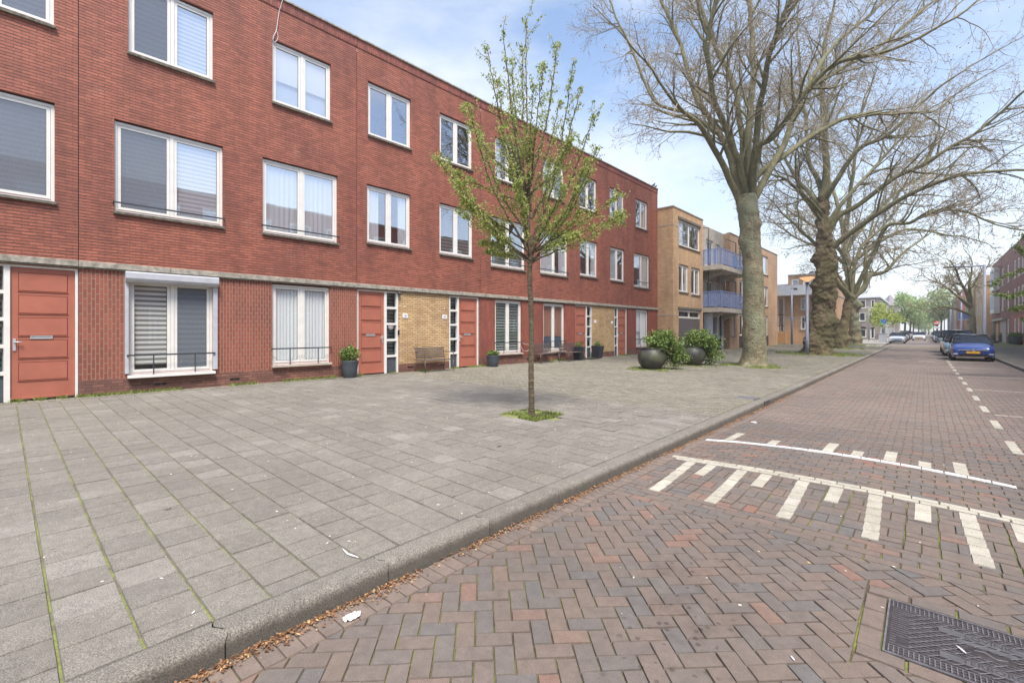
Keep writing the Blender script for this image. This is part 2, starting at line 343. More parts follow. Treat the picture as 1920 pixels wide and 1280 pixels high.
def clip(poly, x0, y0, x1, y1):
    for ax, v, sgn in ((0, x0, 1), (0, x1, -1), (1, y0, 1), (1, y1, -1)):
        res = []
        for i in range(len(poly)):
            a, b = poly[i], poly[(i+1) % len(poly)]
            da = (a[ax]-v)*sgn; db = (b[ax]-v)*sgn
            if da >= 0: res.append(a)
            if (da < 0) != (db < 0):
                t = da/(da-db); res.append((a[0]+(b[0]-a[0])*t, a[1]+(b[1]-a[1])*t))
        poly = res
        if len(poly) < 3: return None
    return poly
rb = random.Random(3)
def paver(m, poly, gap, zf, dz=0., bev=.004, dip=.012, tilt=.0015, ring=True):
    # one block: a flat top with a small chamfer that falls into the joint
    cx = sum(p[0] for p in poly)/len(poly); cy = sum(p[1] for p in poly)/len(poly)
    ar = 0
    for i in range(len(poly)): a, b = poly[i], poly[(i+1) % len(poly)]; ar += a[0]*b[1]-a[1]*b[0]
    if ar/2 < .0012: return
    tz = rb.uniform(-tilt, tilt); tx = rb.uniform(-tilt, tilt)*6; ty = rb.uniform(-tilt, tilt)*6
    def sh(p, g):
        dx, dy = cx-p[0], cy-p[1]; l = math.hypot(dx, dy) or 1; k = min(.4, g*1.3/l)
        return (p[0]+dx*k, p[1]+dy*k)
    o = [sh(p, gap) for p in poly]; n = len(o)
    Z = lambda p: zf(*p)+dz+tz+(p[0]-cx)*tx+(p[1]-cy)*ty
    if ring:
        q = [sh(p, gap+bev) for p in poly]
        vs = [(p[0], p[1], zf(*p)-dip+dz) for p in o]+[(p[0], p[1], Z(p)) for p in q]
        m.add(vs, [tuple(range(n, 2*n))]+[(i, (i+1) % n, n+(i+1) % n, n+i) for i in range(n)])
    else:
        m.add([(p[0], p[1], Z(p)) for p in o], [tuple(range(n))])
def rect(x0, y0, x1, y1): return [(x0, y0), (x1, y0), (x1, y1), (x0, y1)]
BW, BL = .102, .204
XL, XR = -2.57, 2.95
MH = (-.17, 3.0, .66, 3.63)                       # manhole cover
def inside(p, r, e=.0): return r[0]-e < p[0] < r[2]+e and r[1]-e < p[1] < r[3]+e
near = MB(); gut = MB(); far = MB()
# soldier row against the kerb
y = -1.5
while y < 60:
    paver(gut, rect(XL+.005, y, XL+BL, y+BW), .0035, gz, tilt=.002, ring=y < 25); y += BW
X0 = XL+BL+.002
# herringbone at 45 degrees
c45 = math.sqrt(.5)
for i in range(-72, 72):
    for j in range(-72, 72):
        k = (i-j) % 4
        if k == 0: a = (i, j, i+2, j+1)
        elif k == 3: a = (i, j, i+1, j+2)
        else: continue
        pl = [(x*BW*c45-y_*BW*c45, x*BW*c45+y_*BW*c45+1.2) for x, y_ in ((a[0], a[1]), (a[2], a[1]), (a[2], a[3]), (a[0], a[3]))]
        cx = sum(p[0] for p in pl)/4; cy = sum(p[1] for p in pl)/4
        if not (X0-.2 < cx < XR+.2 and -1.5 < cy < 4.35): continue
        pl = clip(pl, X0, -1.4, XR, 4.12)
        if not pl: continue
        f = (MH[0]-.105, MH[1]-.105, MH[2]+.105, MH[3]+.105)      # frame of bricks round the cover
        if inside((cx, cy), (f[0]-.12, f[1]-.12, f[2]+.12, f[3]+.12)):
            parts = [clip(pl, -9, -9, f[0], 9), clip(pl, f[2], -9, 9, 9), clip(pl, f[0], -9, f[2], f[1]), clip(pl, f[0], f[3], f[2], 9)]
            for q in parts:
                if q: paver(near, q, .004, gz, tilt=.0025)
        else: paver(near, pl, .0028, gz, tilt=.0025)
f = MH
for yy in (f[1]-.1, f[3]+.005):
    x = f[0]-.1
    while x < f[2]+.1: paver(near, rect(x, yy, min(x+BL, f[2]+.1), yy+BW), .004, gz, tilt=.002); x += BL
for xx in (f[0]-.1, f[2]+.005):
    yy = f[1]
    while yy < f[3]-.02: paver(near, rect(xx, yy, xx+BW, min(yy+BL, f[3])), .004, gz, tilt=.002); yy += BL
def courses(m, y0, y1, x0=None, x1=XR, ring=True):
    y = y0; r = 0; x0 = X0 if x0 is None else x0
    while y < y1-.03:
        x = x0-BL*((r*.5) % 1)-rb.uniform(0, .02)
        while x < x1:
            a, b = max(x, x0), min(x+BL, x1)
            if b-a > .03: paver(m, rect(a, y, b, min(y+BW, y1)), .0026, gz, tilt=.0022, ring=ring)
            x += BL
        y += BW; r += 1
courses(near, 4.12, 4.5)
# basket weave on the ramp
y = 4.5; r = 0
while y < 5.64:
    x = X0; c = 0
    while x < XR:
        if (r+c) % 2: paver(near, rect(x, y, x+BW, y+BL), .0045, gz, tilt=.003); paver(near, rect(x+BW, y, x+BL, y+BL), .0045, gz, tilt=.003)
        else: paver(near, rect(x, y, x+BL, y+BW), .0045, gz, tilt=.003); paver(near, rect(x, y+BW, x+BL, y+BL), .0045, gz, tilt=.003)
        x += BL; c += 1
    y += BL; r += 1
courses(near, 5.66, 5.70); courses(near, 5.86, 6.94); courses(near, 7.05, 9.4)
courses(far, 9.4, 30); courses(far, 30, 60, ring=False)
tag(near.build('road_paving', M['bricks']), kind='structure')
tag(gut.build('gutter_paving', M['bricksgut']), kind='structure')
tag(far.build('road_paving', M['bricksfar']), kind='structure')
# white and cream marking blocks
pm = MB()
def blocks(m, x0, y0, x1, y1, n, along, dz=.004, gap=.0025, wob=.0):
    for k in range(n):
        if along == 'x': a = rect(x0+(x1-x0)*k/n, y0, x0+(x1-x0)*(k+1)/n, y1)
        else: a = rect(x0, y0+(y1-y0)*k/n, x1, y0+(y1-y0)*(k+1)/n)
        w_ = rb.uniform(-wob, wob); a = [(p[0]+w_, p[1]+w_*.5) for p in a]
        paver(m, a, gap, gz, dz, tilt=.001)
blocks(pm, -2.36, 5.70, .93, 5.775, 17, 'x', wob=.003); blocks(pm, -2.44, 5.78, .88, 5.86, 17, 'x', wob=.003)
for x, yb in ((-2.20, 4.45), (-1.62, 4.5), (-1.02, 4.55), (-.42, 4.55), (.21, 4.55)):
    dx = (.07 if x < -2 else .03)
    for k in range(6):
        xx = x+dx*(5-k)/5.; y0_ = yb+(5.68-yb)*k/6; paver(pm, rect(xx+.01, y0_, xx+.125, y0_+(5.68-yb)/6), .003, gz, .006, tilt=.001)
for x in (-1.96, -1.37, -.73, -.08, .52):
    blocks(pm, x+.01, 5.24, x+.125, 5.68, 2, 'y', dz=.006)
for x in (-2.20, -1.0, -.385, .235):
    blocks(pm, x+.01, 7.07, x+.13, 7.72, 3, 'y')
for x in (-1.64, -.7, -.07): blocks(pm, x+.01, 7.07, x+.13, 7.38, 2, 'y')
tag(pm.build('road_marking', M['paint']), kind='structure')
wl = MB(); blocks(wl, -2.42, 6.95, .71, 7.045, 17, 'x', wob=.002)
tag(wl.build('road_marking', M['paintw']), kind='structure')
dm = MB()
for k in range(13):
    y0_ = 9.0+k*2.13; blocks(dm, .87, y0_, .98, y0_+.95, 5, 'y')
for k in range(9): blocks(dm, 1.0, 12.85+k*5.25, 2.93, 12.93+k*5.25, 10, 'x')
blocks(dm, -.25, 33.0, .35, 33.15, 3, 'x'); blocks(dm, -.25, 55, .35, 55.2, 3, 'x')
tag(dm.build('road_marking', M['paint']), kind='structure')

# ------------------------------------------------------------------ plaza slabs
sl = MB(); P = .2825
fa = math.atan(800/860)-YAW                       # the terrace swings this much towards the street
UX, UY = math.sin(fa), math.cos(fa); NX, NY = math.cos(fa), -math.sin(fa)
def FP(s, off=0., z=0.): return Vector((-13*NX+s*UX+off*NX, -13*NY+s*UY+off*NY, z))
def xfac(y): return -13/NX+y*UX/UY
TREE0 = (-5.15, 6.25)
def slabs():
    c = 0; y = -1.525
    while y < 8.4:
        x = -2.775 - P*(.5 if c % 2 else 0) + (P if c % 2 else 0); xe = xfac(y)+.42
        yy = y
        x = -2.753
        first = True
        while x > xe:
            L_ = P*.5 if (first and c % 2) else P; first = False
            a = max(x-L_, xe); cx, cy = (x+a)/2, yy+P/2
            if not (abs(cx-TREE0[0]) < .42 and abs(cy-TREE0[1]) < .42):
                g = .0048 if yy < 3 else .003
                paver(sl, rect(a, yy+(.006 if yy < 3.4 else 0), x, yy+P), .0022, gz, tilt=.0022, ring=yy < 6)
            x -= L_
        y += P; c += 1
slabs()
tag(sl.build('pavement_slabs', M['slab']), kind='structure')
tl = MB(); y = 8.4; r = 0
OBS = [(-5.32, 21.17, .95), (-5.0, 34.7, 1.5), (-5.25, 47.6, 1.1)]
while y < 57.7:
    xe = xfac(y)+.35 if y < 27.3 else (xfac(y)+1.4 if y < 53 else -14)
    x = -2.78-(.095 if r % 2 else 0); rh = .0975
    if r % 2: paver(tl, rect(x, y, -2.78, y+rh), .003, gz, tilt=.003, ring=y < 18)
    while x > xe:
        if not any(math.hypot(x-.1-o[0], y-o[1]) < o[2] for o in OBS): paver(tl, rect(x-.195, y, x, y+rh), .003, gz, tilt=.003, ring=y < 18)
        x -= .195
    y += rh; r += 1
tag(tl.build('pavement_pavers', M['tile']), kind='structure')
# small pavers along the terrace base
tb = MB()
for k in range(-20, 290):
    s = k*.0975
    for q in range(3):
        off = .02+q*.1
        a, b, c_, d = FP(s, off), FP(s+.0975, off), FP(s+.0975, off+.1), FP(s, off+.1)
        paver(tb, [(p.x, p.y) for p in (a, d, c_, b)], .004, gz, .0, tilt=.002, ring=k < 60)
tag(tb.build('pavement_edging', M['bricksgut'] if False else M['tile']), kind='structure')
# right-hand pavement
tr = MB(); y = 16; r = 0
while y < 60:
    x = 3.15+(0 if r % 2 else -.1)
    while x < 7.2:
        paver(tr, rect(max(x, 3.15), y, x+.2, y+.1), .003, gz, tilt=.002, ring=False); x += .2
    y += .1; r += 1
tag(tr.build('pavement_pavers', M['tile']), kind='structure')

# ------------------------------------------------------------------ kerbs
def kerb(x_road, x_in, ys, sgn):
    m = MB()
    for k in range(len(ys)-1):
        y0_, y1_ = ys[k]+.004, ys[k+1]-.004
        # section across x, from road side to pavement side (u = 0..1)
        w_ = x_in-x_road
        sec = [(0, -.05), (.02, .075), (.06, .098), (.14, .113), (.27, .12), (.42, .1225), (.58, .1225), (.73, .122), (.88, .1225), (1, .1225), (1, -.05)]
        sw = lambda u: .022*math.sin(u*2*math.pi) if u > .05 else 0.
        n = max(2, int((y1_-y0_)/.12)); vs = []
        for i in range(n+1):
            f_ = i/n; wgt = 1 if i in (0, n) else 0
            for u, z in sec: vs.append((x_road+w_*u, y0_+(y1_-y0_)*f_+sw(u)*(1 if i in (0, n) else .4), z+rb.uniform(-.001, .001)))
        q = len(sec); m.sm = True
        m.add(vs, [(i*q+j, i*q+j+1, (i+1)*q+j+1, (i+1)*q+j) for i in range(n) for j in range(q-1)]); m.sm = False
        m.add([vs[j] for j in range(q)], [tuple(range(q))]); m.add([vs[n*q+j] for j in range(q)], [tuple(range(q))])
    return m
ys = [-1.12]; 
while ys[-1] < 57: ys.append(ys[-1]+.93)
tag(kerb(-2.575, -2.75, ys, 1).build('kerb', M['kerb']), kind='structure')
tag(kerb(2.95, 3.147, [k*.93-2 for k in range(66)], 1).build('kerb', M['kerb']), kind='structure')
# ------------------------------------------------------------------ building kit (local frame: x along the front, y into the house, z up)
G0 = .27
def wall(m, x0, x1, z0, z1, holes, depth=.1, y=0.):
    hs = [h for h in holes if h[1] > x0 and h[0] < x1 and h[3] > z0 and h[2] < z1]
    xs = sorted({x0, x1, *[min(max(v, x0), x1) for h in hs for v in h[:2]]}); zs = sorted({z0, z1, *[min(max(v, z0), z1) for h in hs for v in h[2:4]]})
    for a, b in zip(xs, xs[1:]):
        for c, d in zip(zs, zs[1:]):
            cx, cz = (a+b)/2, (c+d)/2
            if any(h[0] < cx < h[1] and h[2] < cz < h[3] for h in hs): continue
            m.quad((a, y, c), (b, y, c), (b, y, d), (a, y, d))
    for h in hs:
        a, b, c, d = max(h[0], x0), min(h[1], x1), max(h[2], z0), min(h[3], z1)
        if a == h[0]: m.quad((a, y, c), (a, y, d), (a, y+depth, d), (a, y+depth, c))
        if b == h[1]: m.quad((b, y, c), (b, y, d), (b, y+depth, d), (b, y+depth, c))
        if c == h[2]: m.quad((a, y, c), (b, y, c), (b, y+depth, c), (a, y+depth, c))
        if d == h[3]: m.quad((a, y, d), (b, y, d), (b, y+depth, d), (a, y+depth, d))
def ring(m, x0, z0, x1, z1, w_, y0, y1, wb=None):
    wb = wb or w_
    m.box(x0, y0, z0, x0+w_, y1, z1); m.box(x1-w_, y0, z0, x1, y1, z1)
    m.box(x0+w_, y0, z0, x1-w_, y1, z0+wb); m.box(x0+w_, y0, z1-w_, x1-w_, y1, z1)
def curtain(x0, x1, z0, z1, y, waves, amp=.03, seed=0):
    m = MB(); m.sm = True; n = int((x1-x0)/.018)+2; rr = random.Random(seed); ph = [rr.uniform(0, 6) for _ in range(4)]; vs = []
    for i in range(n+1):
        u = i/n; x = x0+(x1-x0)*u; q = math.sin(u*waves*6.28+ph[0]+1.3*math.sin(u*5+ph[1]))*amp*(.6+.4*math.sin(u*9+ph[2]))
        vs += [(x, y+q*.6, z1), (x, y+q*1.1, (z0+z1)/2), (x+q*.2, y+q*1.3, z0)]
    m.add(vs, [(3*i+j, 3*i+3+j, 3*i+4+j, 3*i+1+j) for i in range(n) for j in range(2)]); return m
def window(par, x0, x1, z0, z1, kind='none', y=.065, split=.5, rail=None, sill='stoned', glass='glass', light=False, seed=0, name='window', sillo=.06, shut=False):
    zt = z1-.035; fw = .055; xm = x0+(x1-x0)*split
    m = MB(); ring(m, x0, z0, x1, zt, fw, y, y+.075); m.box(xm-.036, y, z0+fw, xm+.036, y+.075, zt-fw)
    if not light:
        m.box(x0+fw, y-.012, z0+fw, x1-fw, y-.0005, z0+fw+.012)
    sash = []
    for k, (a, b) in enumerate(((x0+fw, xm-.036), (xm+.036, x1-fw))):
        g = .005; sw = .055; yy = y+.012
        ring(m, a+g, z0+fw+g, b-g, zt-fw-g, sw, yy, yy+.055); sash.append((a+g+sw, b-g-sw, z0+fw+g+sw, zt-fw-g-sw))
    f = m.build(name, M['white'], par)
    gm = MB()
    for a, b, c, d in sash: gm.quad((a, y+.04, c), (b, y+.04, c), (b, y+.04, d), (a, y+.04, d))
    gm.build('pane', M[glass], f)
    gk = MB()                                     # dark rubber seal round each pane
    for a, b, c, d in sash: ring(gk, a, c, b, d, .007, y+.032, y+.0385)
    gk.build('seal', M['rubber'], f)
    if sill:
        s = MB(); s.rbox(x0-.02, -sillo, z0-.06, x1+.03, y+.02, z0-.004, .006); s.build('sill', M[sill], f)
    bx = MB(); bx.box(x0+.002, y+.01, zt+.002, x1-.002, y+.09, z1-.002); bx.build('lintel', M['black'], f)
    for k, (a, b, c, d) in enumerate(sash):
        kd = kind[k] if isinstance(kind, (list, tuple)) else kind
        yb = y+.075; A, B, C_, D_ = a-.07, b+.07, c-.06, d+.05
        def sheet(z_0, z_1, mt, nm, yo=0): q = MB(); q.box(A, yb+yo, z_0, B, yb+yo+.004, z_1); q.build(nm, M[mt], f)
        if kd == 'curtain': curtain(A, B, C_, D_, yb, 6.5, .022, seed*3+k).build('curtain', M['curt'], f)
        elif kd == 'curtaing': curtain(A, B, C_, D_, yb, 8, .03, seed*3+k).build('curtain', M['curtg'], f)
        elif kd == 'curtainhalf': curtain(A if k == 0 else (A+B)/2, (A+B)/2+.05 if k == 0 else B, C_, D_, yb, 4, .025, seed*3+k).build('curtain', M['curt'], f)
        elif kd == 'zebl': sheet(C_, D_, 'zebl', 'blind')
        elif kd == 'zebd': sheet(C_+.16, D_, 'zebd', 'blind')
        elif kd == 'mesh': sheet(C_, D_, 'zebl', 'blind', .02); q = MB(); q.box(a, y+.012, c, b, y+.016, d); q.build('insect_screen', M['mesh2'], f)
        elif kd == 'meshd': sheet(C_, D_, 'slatd', 'blind', .02); q = MB(); q.box(a, y+.012, c, b, y+.016, d); q.build('insect_screen', M['mesh2'], f)
        elif kd == 'roll': sheet(C_+(D_-C_)*.4, D_, 'roller', 'blind'); sheet(C_, C_+(D_-C_)*.42, 'curtg', 'screen', .05)
        elif kd == 'halfblind': sheet(C_, C_+(D_-C_)*.36, 'slatd', 'blind')
        elif kd == 'slat':
            q = MB(); zz = C_
            while zz < D_: q.box(A, yb, zz, B, yb+.035, zz+.075); zz += .105
            q.build('blind', M['slatd'], f)
        elif kd == 'brown': sheet(C_+(D_-C_)*.3, D_, 'brown', 'panel'); sheet(C_, C_+(D_-C_)*.3, 'teal', 'screen', .01)
    if rail:
        r = MB(); zr = z0+rail; r.box(x0-.03, -.075, zr, x1+.03, -.06, zr+.035); r.box(x0-.03, -.075, zr, x0-.015, 0, zr+.03); r.box(x1+.015, -.075, zr, x1+.03, 0, zr+.03)
        if rail > .25:
            for u in (.27, .76): xx = x0+(x1-x0)*u; r.box(xx-.012, -.085, z0-.03, xx+.012, -.074, zr+.01)
        r.build('railing', M['dark'], f)
    return f
def mesh_screen():
    t = NT('insect_screen'); o = t.objc(); sp = t.n('ShaderNodeSeparateXYZ', {0: o})
    d = t.n('ShaderNodeBsdfDiffuse', {'Color': srgb(128, 134, 144)}); tr = t.n('ShaderNodeBsdfTransparent'); mx = t.n('ShaderNodeMixShader', {0: .6, 1: d.outputs[0], 2: tr.outputs[0]})
    t.l(mx.outputs[0], t.o.inputs[0]); return t.m
M['mesh2'] = mesh_screen()
def front_door(par, x0, x1, z0=G0, z1=2.87, hinge='r', side=None, slot=True, glassk='glassl', y=.05, knob=False):
    # frame
    fr = MB(); fw = .06
    X0, X1 = (min(x0, side[0]) if side else x0)-fw, (max(x1, side[1]) if side else x1)+fw
    fr.box(X0, y-.03, z0, X0+fw, y+.06, z1+.04); fr.box(X1-fw, y-.03, z0, X1, y+.06, z1+.04); fr.box(X0+fw, y-.03, z1, X1-fw, y+.06, z1+.04)
    if side:
        mid = (x1, side[0]) if side[0] > x0 else (side[1], x0)
        fr.box(mid[0], y-.03, z0, mid[1], y+.06, z1)
    f = fr.build('door_frame', M['white'], par)
    # leaf with grooves round five fields
    d = MB(); W_ = x1-x0; d.box(x0+.004, y, z0+.03, x1-.004, y+.045, z1-.004)
    g = MB(); st = .095; top = z1-.1; ph = (z1-z0-.42)/5
    for k in range(5):
        b = top-ph*k; a = b-ph+.075
        x_a, x_b = x0+st+.01, x1-st-.01
        d.rbox(x_a+.012, y-.007, a+.012, x_b-.012, y-.0005, b-.012, .003)
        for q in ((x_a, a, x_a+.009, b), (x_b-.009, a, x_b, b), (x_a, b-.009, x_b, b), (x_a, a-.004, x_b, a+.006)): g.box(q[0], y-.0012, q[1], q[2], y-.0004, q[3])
        d.box(x_a-.01, y-.014, a-.012, x_b+.01, y-.0005, a-.005)
    d.box(x0+.01, y-.022, z0+.04, x1-.01, y-.0005, z0+.075)
    lf = d.build('door', M['door'], par); g.build('panel_groove', M['doord'], lf)
    th = MB(); th.box(x0, y-.02, z0-.05, x1, y+.06, z0+.028); th.build('threshold', M['black'], lf)
    zh = 1.42; hx = x0+.055 if hinge == 'r' else x1-.055; sg = 1 if hinge == 'r' else -1
    h = MB(); h.rbox(hx-.022, y-.016, zh-.17, hx+.022, y-.001, zh+.06, .003)
    h.tube([(hx, y-.015, zh), (hx, y-.05, zh), (hx+sg*.05, y-.058, zh), (hx+sg*.10, y-.056, zh)], .011, 8)
    h.build('handle', M['steel'], lf)
    if slot:
        s = MB(); xm = (x0+x1)/2-.03; zs = z1-.1-ph*3+.075-.03+.0
        ring(s, xm-.155, zs-.03, xm+.155, zs+.03, .014, y-.02, y-.001); s.box(xm-.14, y-.012, zs-.015, xm+.14, y-.006, zs+.016); s.build('letter_slot', M['steel'], lf)
    if side:
        a, b = side; n = 5; hh = (z1-z0)/n; sl_ = MB(); gl = MB(); pn = MB(); sl_.box(a-.004, y+.051, z0, a+.02, y+.058, z1); sl_.box(b-.02, y+.051, z0, b+.004, y+.058, z1)
        for k in range(n):
            c = z0+.03+hh*k*1.0; dd = c+hh
            if k: sl_.box(a, y-.02, c-.035, b, y+.0525, c+.035)
            if k == 0: pn.box(a, y+.02, c-.03, b, y+.03, dd)
            else: gl.quad((a, y+.025, c), (b, y+.025, c), (b, y+.025, dd), (a, y+.025, dd))
        sl = sl_.build('side_light', M['white'], par); gl.build('pane', M[glassk], sl); pn.build('lower_panel', M['potg'], sl)
        bl = MB(); bl.box(a, y+.16, z0, b, y+.165, z1); bl.build('blind', M['slatd'], sl)
    return lf
def house(s0, s1, label, depth=9., end=False):
    h = empty('terraced_house', FP(s0), R(90)-fa, label, 'house', 'red brick terraced houses')
    return h
Z1, Z2, Z3 = 2.93, 3.08, 10.29
def house_shell(h, s0, s1, wins, doors, yellow=(), end=False):
    W_ = s1-s0; L_ = lambda s: s-s0; g = .006
    holes = [(L_(a), L_(b), c, d) for a, b, c, d in wins]+[(L_(a)-.06, L_(b)+.06, .1, 2.91) for a, b in doors]
    m = MB(); wall(m, g, W_-g, Z2+.001, Z3, holes); m.build('upper_wall', M['red'], h)
    # ground floor wall, split by yellow panels
    segs = []; x = g; ys_ = sorted([(L_(a), L_(b)) for a, b in yellow])
    for a, b in ys_:
        if a > x: segs.append((x, max(a, g), 'redv'))
        segs.append((max(a, g), min(b, W_-g), 'yell')); x = b
    if x < W_-g: segs.append((x, W_-g, 'redv'))
    mr = MB(); my = MB(); mp_ = MB()
    for a, b, k in segs:
        if b-a < .01: continue
        if k == 'redv':
            cuts = sorted({a, b, *[min(max((h_[0]+h_[1])/2, a), b) for h_ in holes if h_[2] < .2 and h_[1] > a and h_[0] < b]})
            for q0, q1 in zip(cuts, cuts[1:]):
                mr = MB(); wall(mr, q0, q1, .60, 2.955, holes)
                if mr.v: mr.build('ground_floor_wall', M['redv'] if s0 < 10 else M['redvr'], h)
        else: wall(my, a, b, .54, 2.955, holes, y=.012)
    zp = lambda k: .54 if k == 'yell' else .60
    for a, b, k in segs:
        if b-a > .01: wall(mp_, a, b, .1, zp(k), holes)
    if my.v: my.build('yellow_brick_panel', M['yell'], h)
    mp_.build('plinth', M['plinth'], h)
    st = MB(); n = max(1, round(W_/1.55)); 
    for k in range(n): st.rbox(W_*k/n+.003, -.065, Z1+.03, W_*(k+1)/n-.003, .02, Z2, .008)
    st.build('string_course', M['stone'], h)
    su = MB(); su.box(.003, -.052, Z1, W_-.003, .02, Z1+.028); su.build('string_course_base', M['stoned'], h)
    so_ = MB(); so_.box(g, -.02, Z3+.001, W_-g, .1, 10.55); so_.build('parapet_band', M['solder'], h)
    cp = MB(); n = max(1, round(W_/1.2))
    for k in range(n): cp.rbox(W_*k/n+.002, -.06, 10.552, W_*(k+1)/n-.002, .3, 10.60, .006)
    cp.build('coping', M['stone'], h)
    jt = MB(); jt.box(-g, .02, .1, g, .03, 10.5); jt.build('expansion_joint', M['black'], h)
    b = MB(); b.quad((0, 9, .1), (W_, 9, .1), (W_, 9, 10.2), (0, 9, 10.2)); b.quad((0, .1, 10.2), (W_, .1, 10.2), (W_, 9, 10.2), (0, 9, 10.2))
    b.quad((.01, .1, .1), (.01, 9, .1), (.01, 9, 10.2), (.01, .1, 10.2)); b.quad((W_-.01, .1, .1), (W_-.01, 9, .1), (W_-.01, 9, 10.2), (W_-.01, .1, 10.2))
    b.build('rear_wall', M['redv'] if False else M['roofing'], h)
    if end:
        e = MB(); e.quad((W_-g, 0, .1), (W_-g, 9, .1), (W_-g, 9, 10.55), (W_-g, 0, 10.55)); e.build('end_wall', M['red'], h)
    it = MB()
    for z in (3.0, 6.6): it.quad((.02, .25, z), (W_-.02, .25, z), (W_-.02, 8.9, z), (.02, 8.9, z))
    it.quad((.02, 3.2, .2), (W_-.02, 3.2, .2), (W_-.02, 3.2, 10), (.02, 3.2, 10)); it.build('inner_wall', M['plaster'], h)
T_, F_, Ft_, Gd_ = (7.74, 9.42), (4.39, 6.21), (4.22, 6.21), (.72, 2.92)

def W_(h, s0, a, b, zz, kind, **k): return window(h, a-s0, b-s0, zz[0], zz[1], kind, **k)
# house 0
s0, s1 = -5.4, .836
h0 = house(s0, s1, 'red brick house at the left edge, salmon door and steel lever handle')
wn_ = [(-1.12, .48, *T_), (-1.56, .489, *Ft_), (-4.1, -2.5, *T_), (-4.4, -2.4, *Ft_)]
house_shell(h0, s0, s1, wn_, [(-.66, .80)], [(-2.9, -.70)])
W_(h0, s0, -1.12, .48, T_, 'mesh', glass='glassr', seed=1); W_(h0, s0, -1.56, .489, Ft_, 'mesh', split=.14, glass='glassr', seed=2)
W_(h0, s0, -4.1, -2.5, T_, 'curtain', seed=31); W_(h0, s0, -4.4, -2.4, Ft_, 'curtain', seed=32, rail=.16)
front_door(h0, -.115-s0, .788-s0, side=(-.64-s0, -.20-s0), hinge='r')
# house 1
s0, s1 = .836, 7.022
h1 = house(s0, s1, 'red brick house with a roller shutter box over its left ground-floor window')
wn_ = [(1.63, 3.24, *T_), (4.6, 6.21, *T_), (1.40, 3.45, *Ft_), (4.36, 6.41, *Ft_), (1.63, 3.235, .66, 2.80), (4.6, 6.175, *Gd_)]
house_shell(h1, s0, s1, wn_, [])
W_(h1, s0, 1.63, 3.24, T_, ['meshd', 'zebl'], glass='glassr', seed=3); W_(h1, s0, 4.6, 6.21, T_, 'roll', glass='glassr', seed=4)
W_(h1, s0, 1.40, 3.45, Ft_, ['mesh', 'zebl'], rail=.16, glass='glassr', seed=5); W_(h1, s0, 4.36, 6.41, Ft_, 'curtain', rail=.16, glass='glassr', seed=6)
g1 = W_(h1, s0, 1.63, 3.235, (.66, 2.80), ['zebd', 'meshd'], rail=.42, sill='white', sillo=.12, seed=7)
g2 = W_(h1, s0, 4.6, 6.175, Gd_, 'curtaing', rail=.42, sill='conc', sillo=.09, seed=8)
sh = MB(); x_a, x_b = 1.57-s0, 3.32-s0
sec = [(-.16, 2.74), (-.18, 2.78), (-.18, 2.9), (-.15, 2.925), (-.002, 2.925), (-.002, 2.70), (-.1, 2.70)]
sh.add([(x_a, a, b) for a, b in sec]+[(x_b, a, b) for a, b in sec], [tuple(range(6, -1, -1)), tuple(range(7, 14))]+[(i, (i+1) % 7, 7+(i+1) % 7, 7+i) for i in range(7)])
sh.box(x_a, -.05, .70, x_a+.062, .0-.002, 2.70); sh.box(x_b-.095, -.05, .70, x_b, -.002, 2.70)
sh.build('roller_shutter', M['alu'], h1)
# house 2
s0, s1 = 7.022, 12.20
h2 = house(s0, s1, 'red brick house with slatted bench between two salmon doors, numbered 16 and 18')
wn_ = [(7.4, 8.98, *T_), (10.2, 11.76, *T_), (7.365, 8.965, *F_), (10.19, 11.785, *F_)]
house_shell(h2, s0, s1, wn_, [(7.10, 8.44), (10.70, 12.07)], [(8.50, 10.64)])
W_(h2, s0, 7.4, 8.98, T_, 'none', glass='glassr', seed=9); W_(h2, s0, 10.2, 11.76, T_, 'none', glass='glassr', seed=10)
W_(h2, s0, 7.365, 8.965, F_, ['curtainhalf', 'curtainhalf'], glass='glassr', seed=11); W_(h2, s0, 10.19, 11.785, F_, 'halfblind', glass='glassr', seed=12)
front_door(h2, 7.085-s0, 7.985-s0, side=(8.07-s0, 8.44-s0), hinge='l')
front_door(h2, 11.11-s0, 12.03-s0, side=(10.70-s0, 11.03-s0), hinge='r')
# house 3
s0, s1 = 12.20, 18.53
h3 = house(s0, s1, 'red brick house behind the young tree, cable hanging beside its ground-floor window')
wn_ = [(12.99, 14.54, *T_), (16.02, 17.58, *T_), (12.75, 14.8, *Ft_), (15.83, 17.88, *Ft_), (12.98, 14.575, *Gd_), (16.05, 17.64, *Gd_)]
house_shell(h3, s0, s1, wn_, [])
W_(h3, s0, 12.99, 14.54, T_, ['curtainhalf', 'none'], glass='glassr', seed=13); W_(h3, s0, 16.02, 17.58, T_, ['roll', 'none'], glass='glassr', seed=14)
W_(h3, s0, 12.75, 14.8, Ft_, 'halfblind', glass='glassr', seed=15, rail=.16); W_(h3, s0, 15.83, 17.88, Ft_, ['curtain', 'curtainhalf'], glass='glassr', rail=.16, seed=16)
W_(h3, s0, 12.98, 14.575, Gd_, 'slat', rail=.42, sill='conc', sillo=.09, seed=17); W_(h3, s0, 16.05, 17.64, Gd_, 'brown', rail=.42, sill='conc', sillo=.09, seed=18)
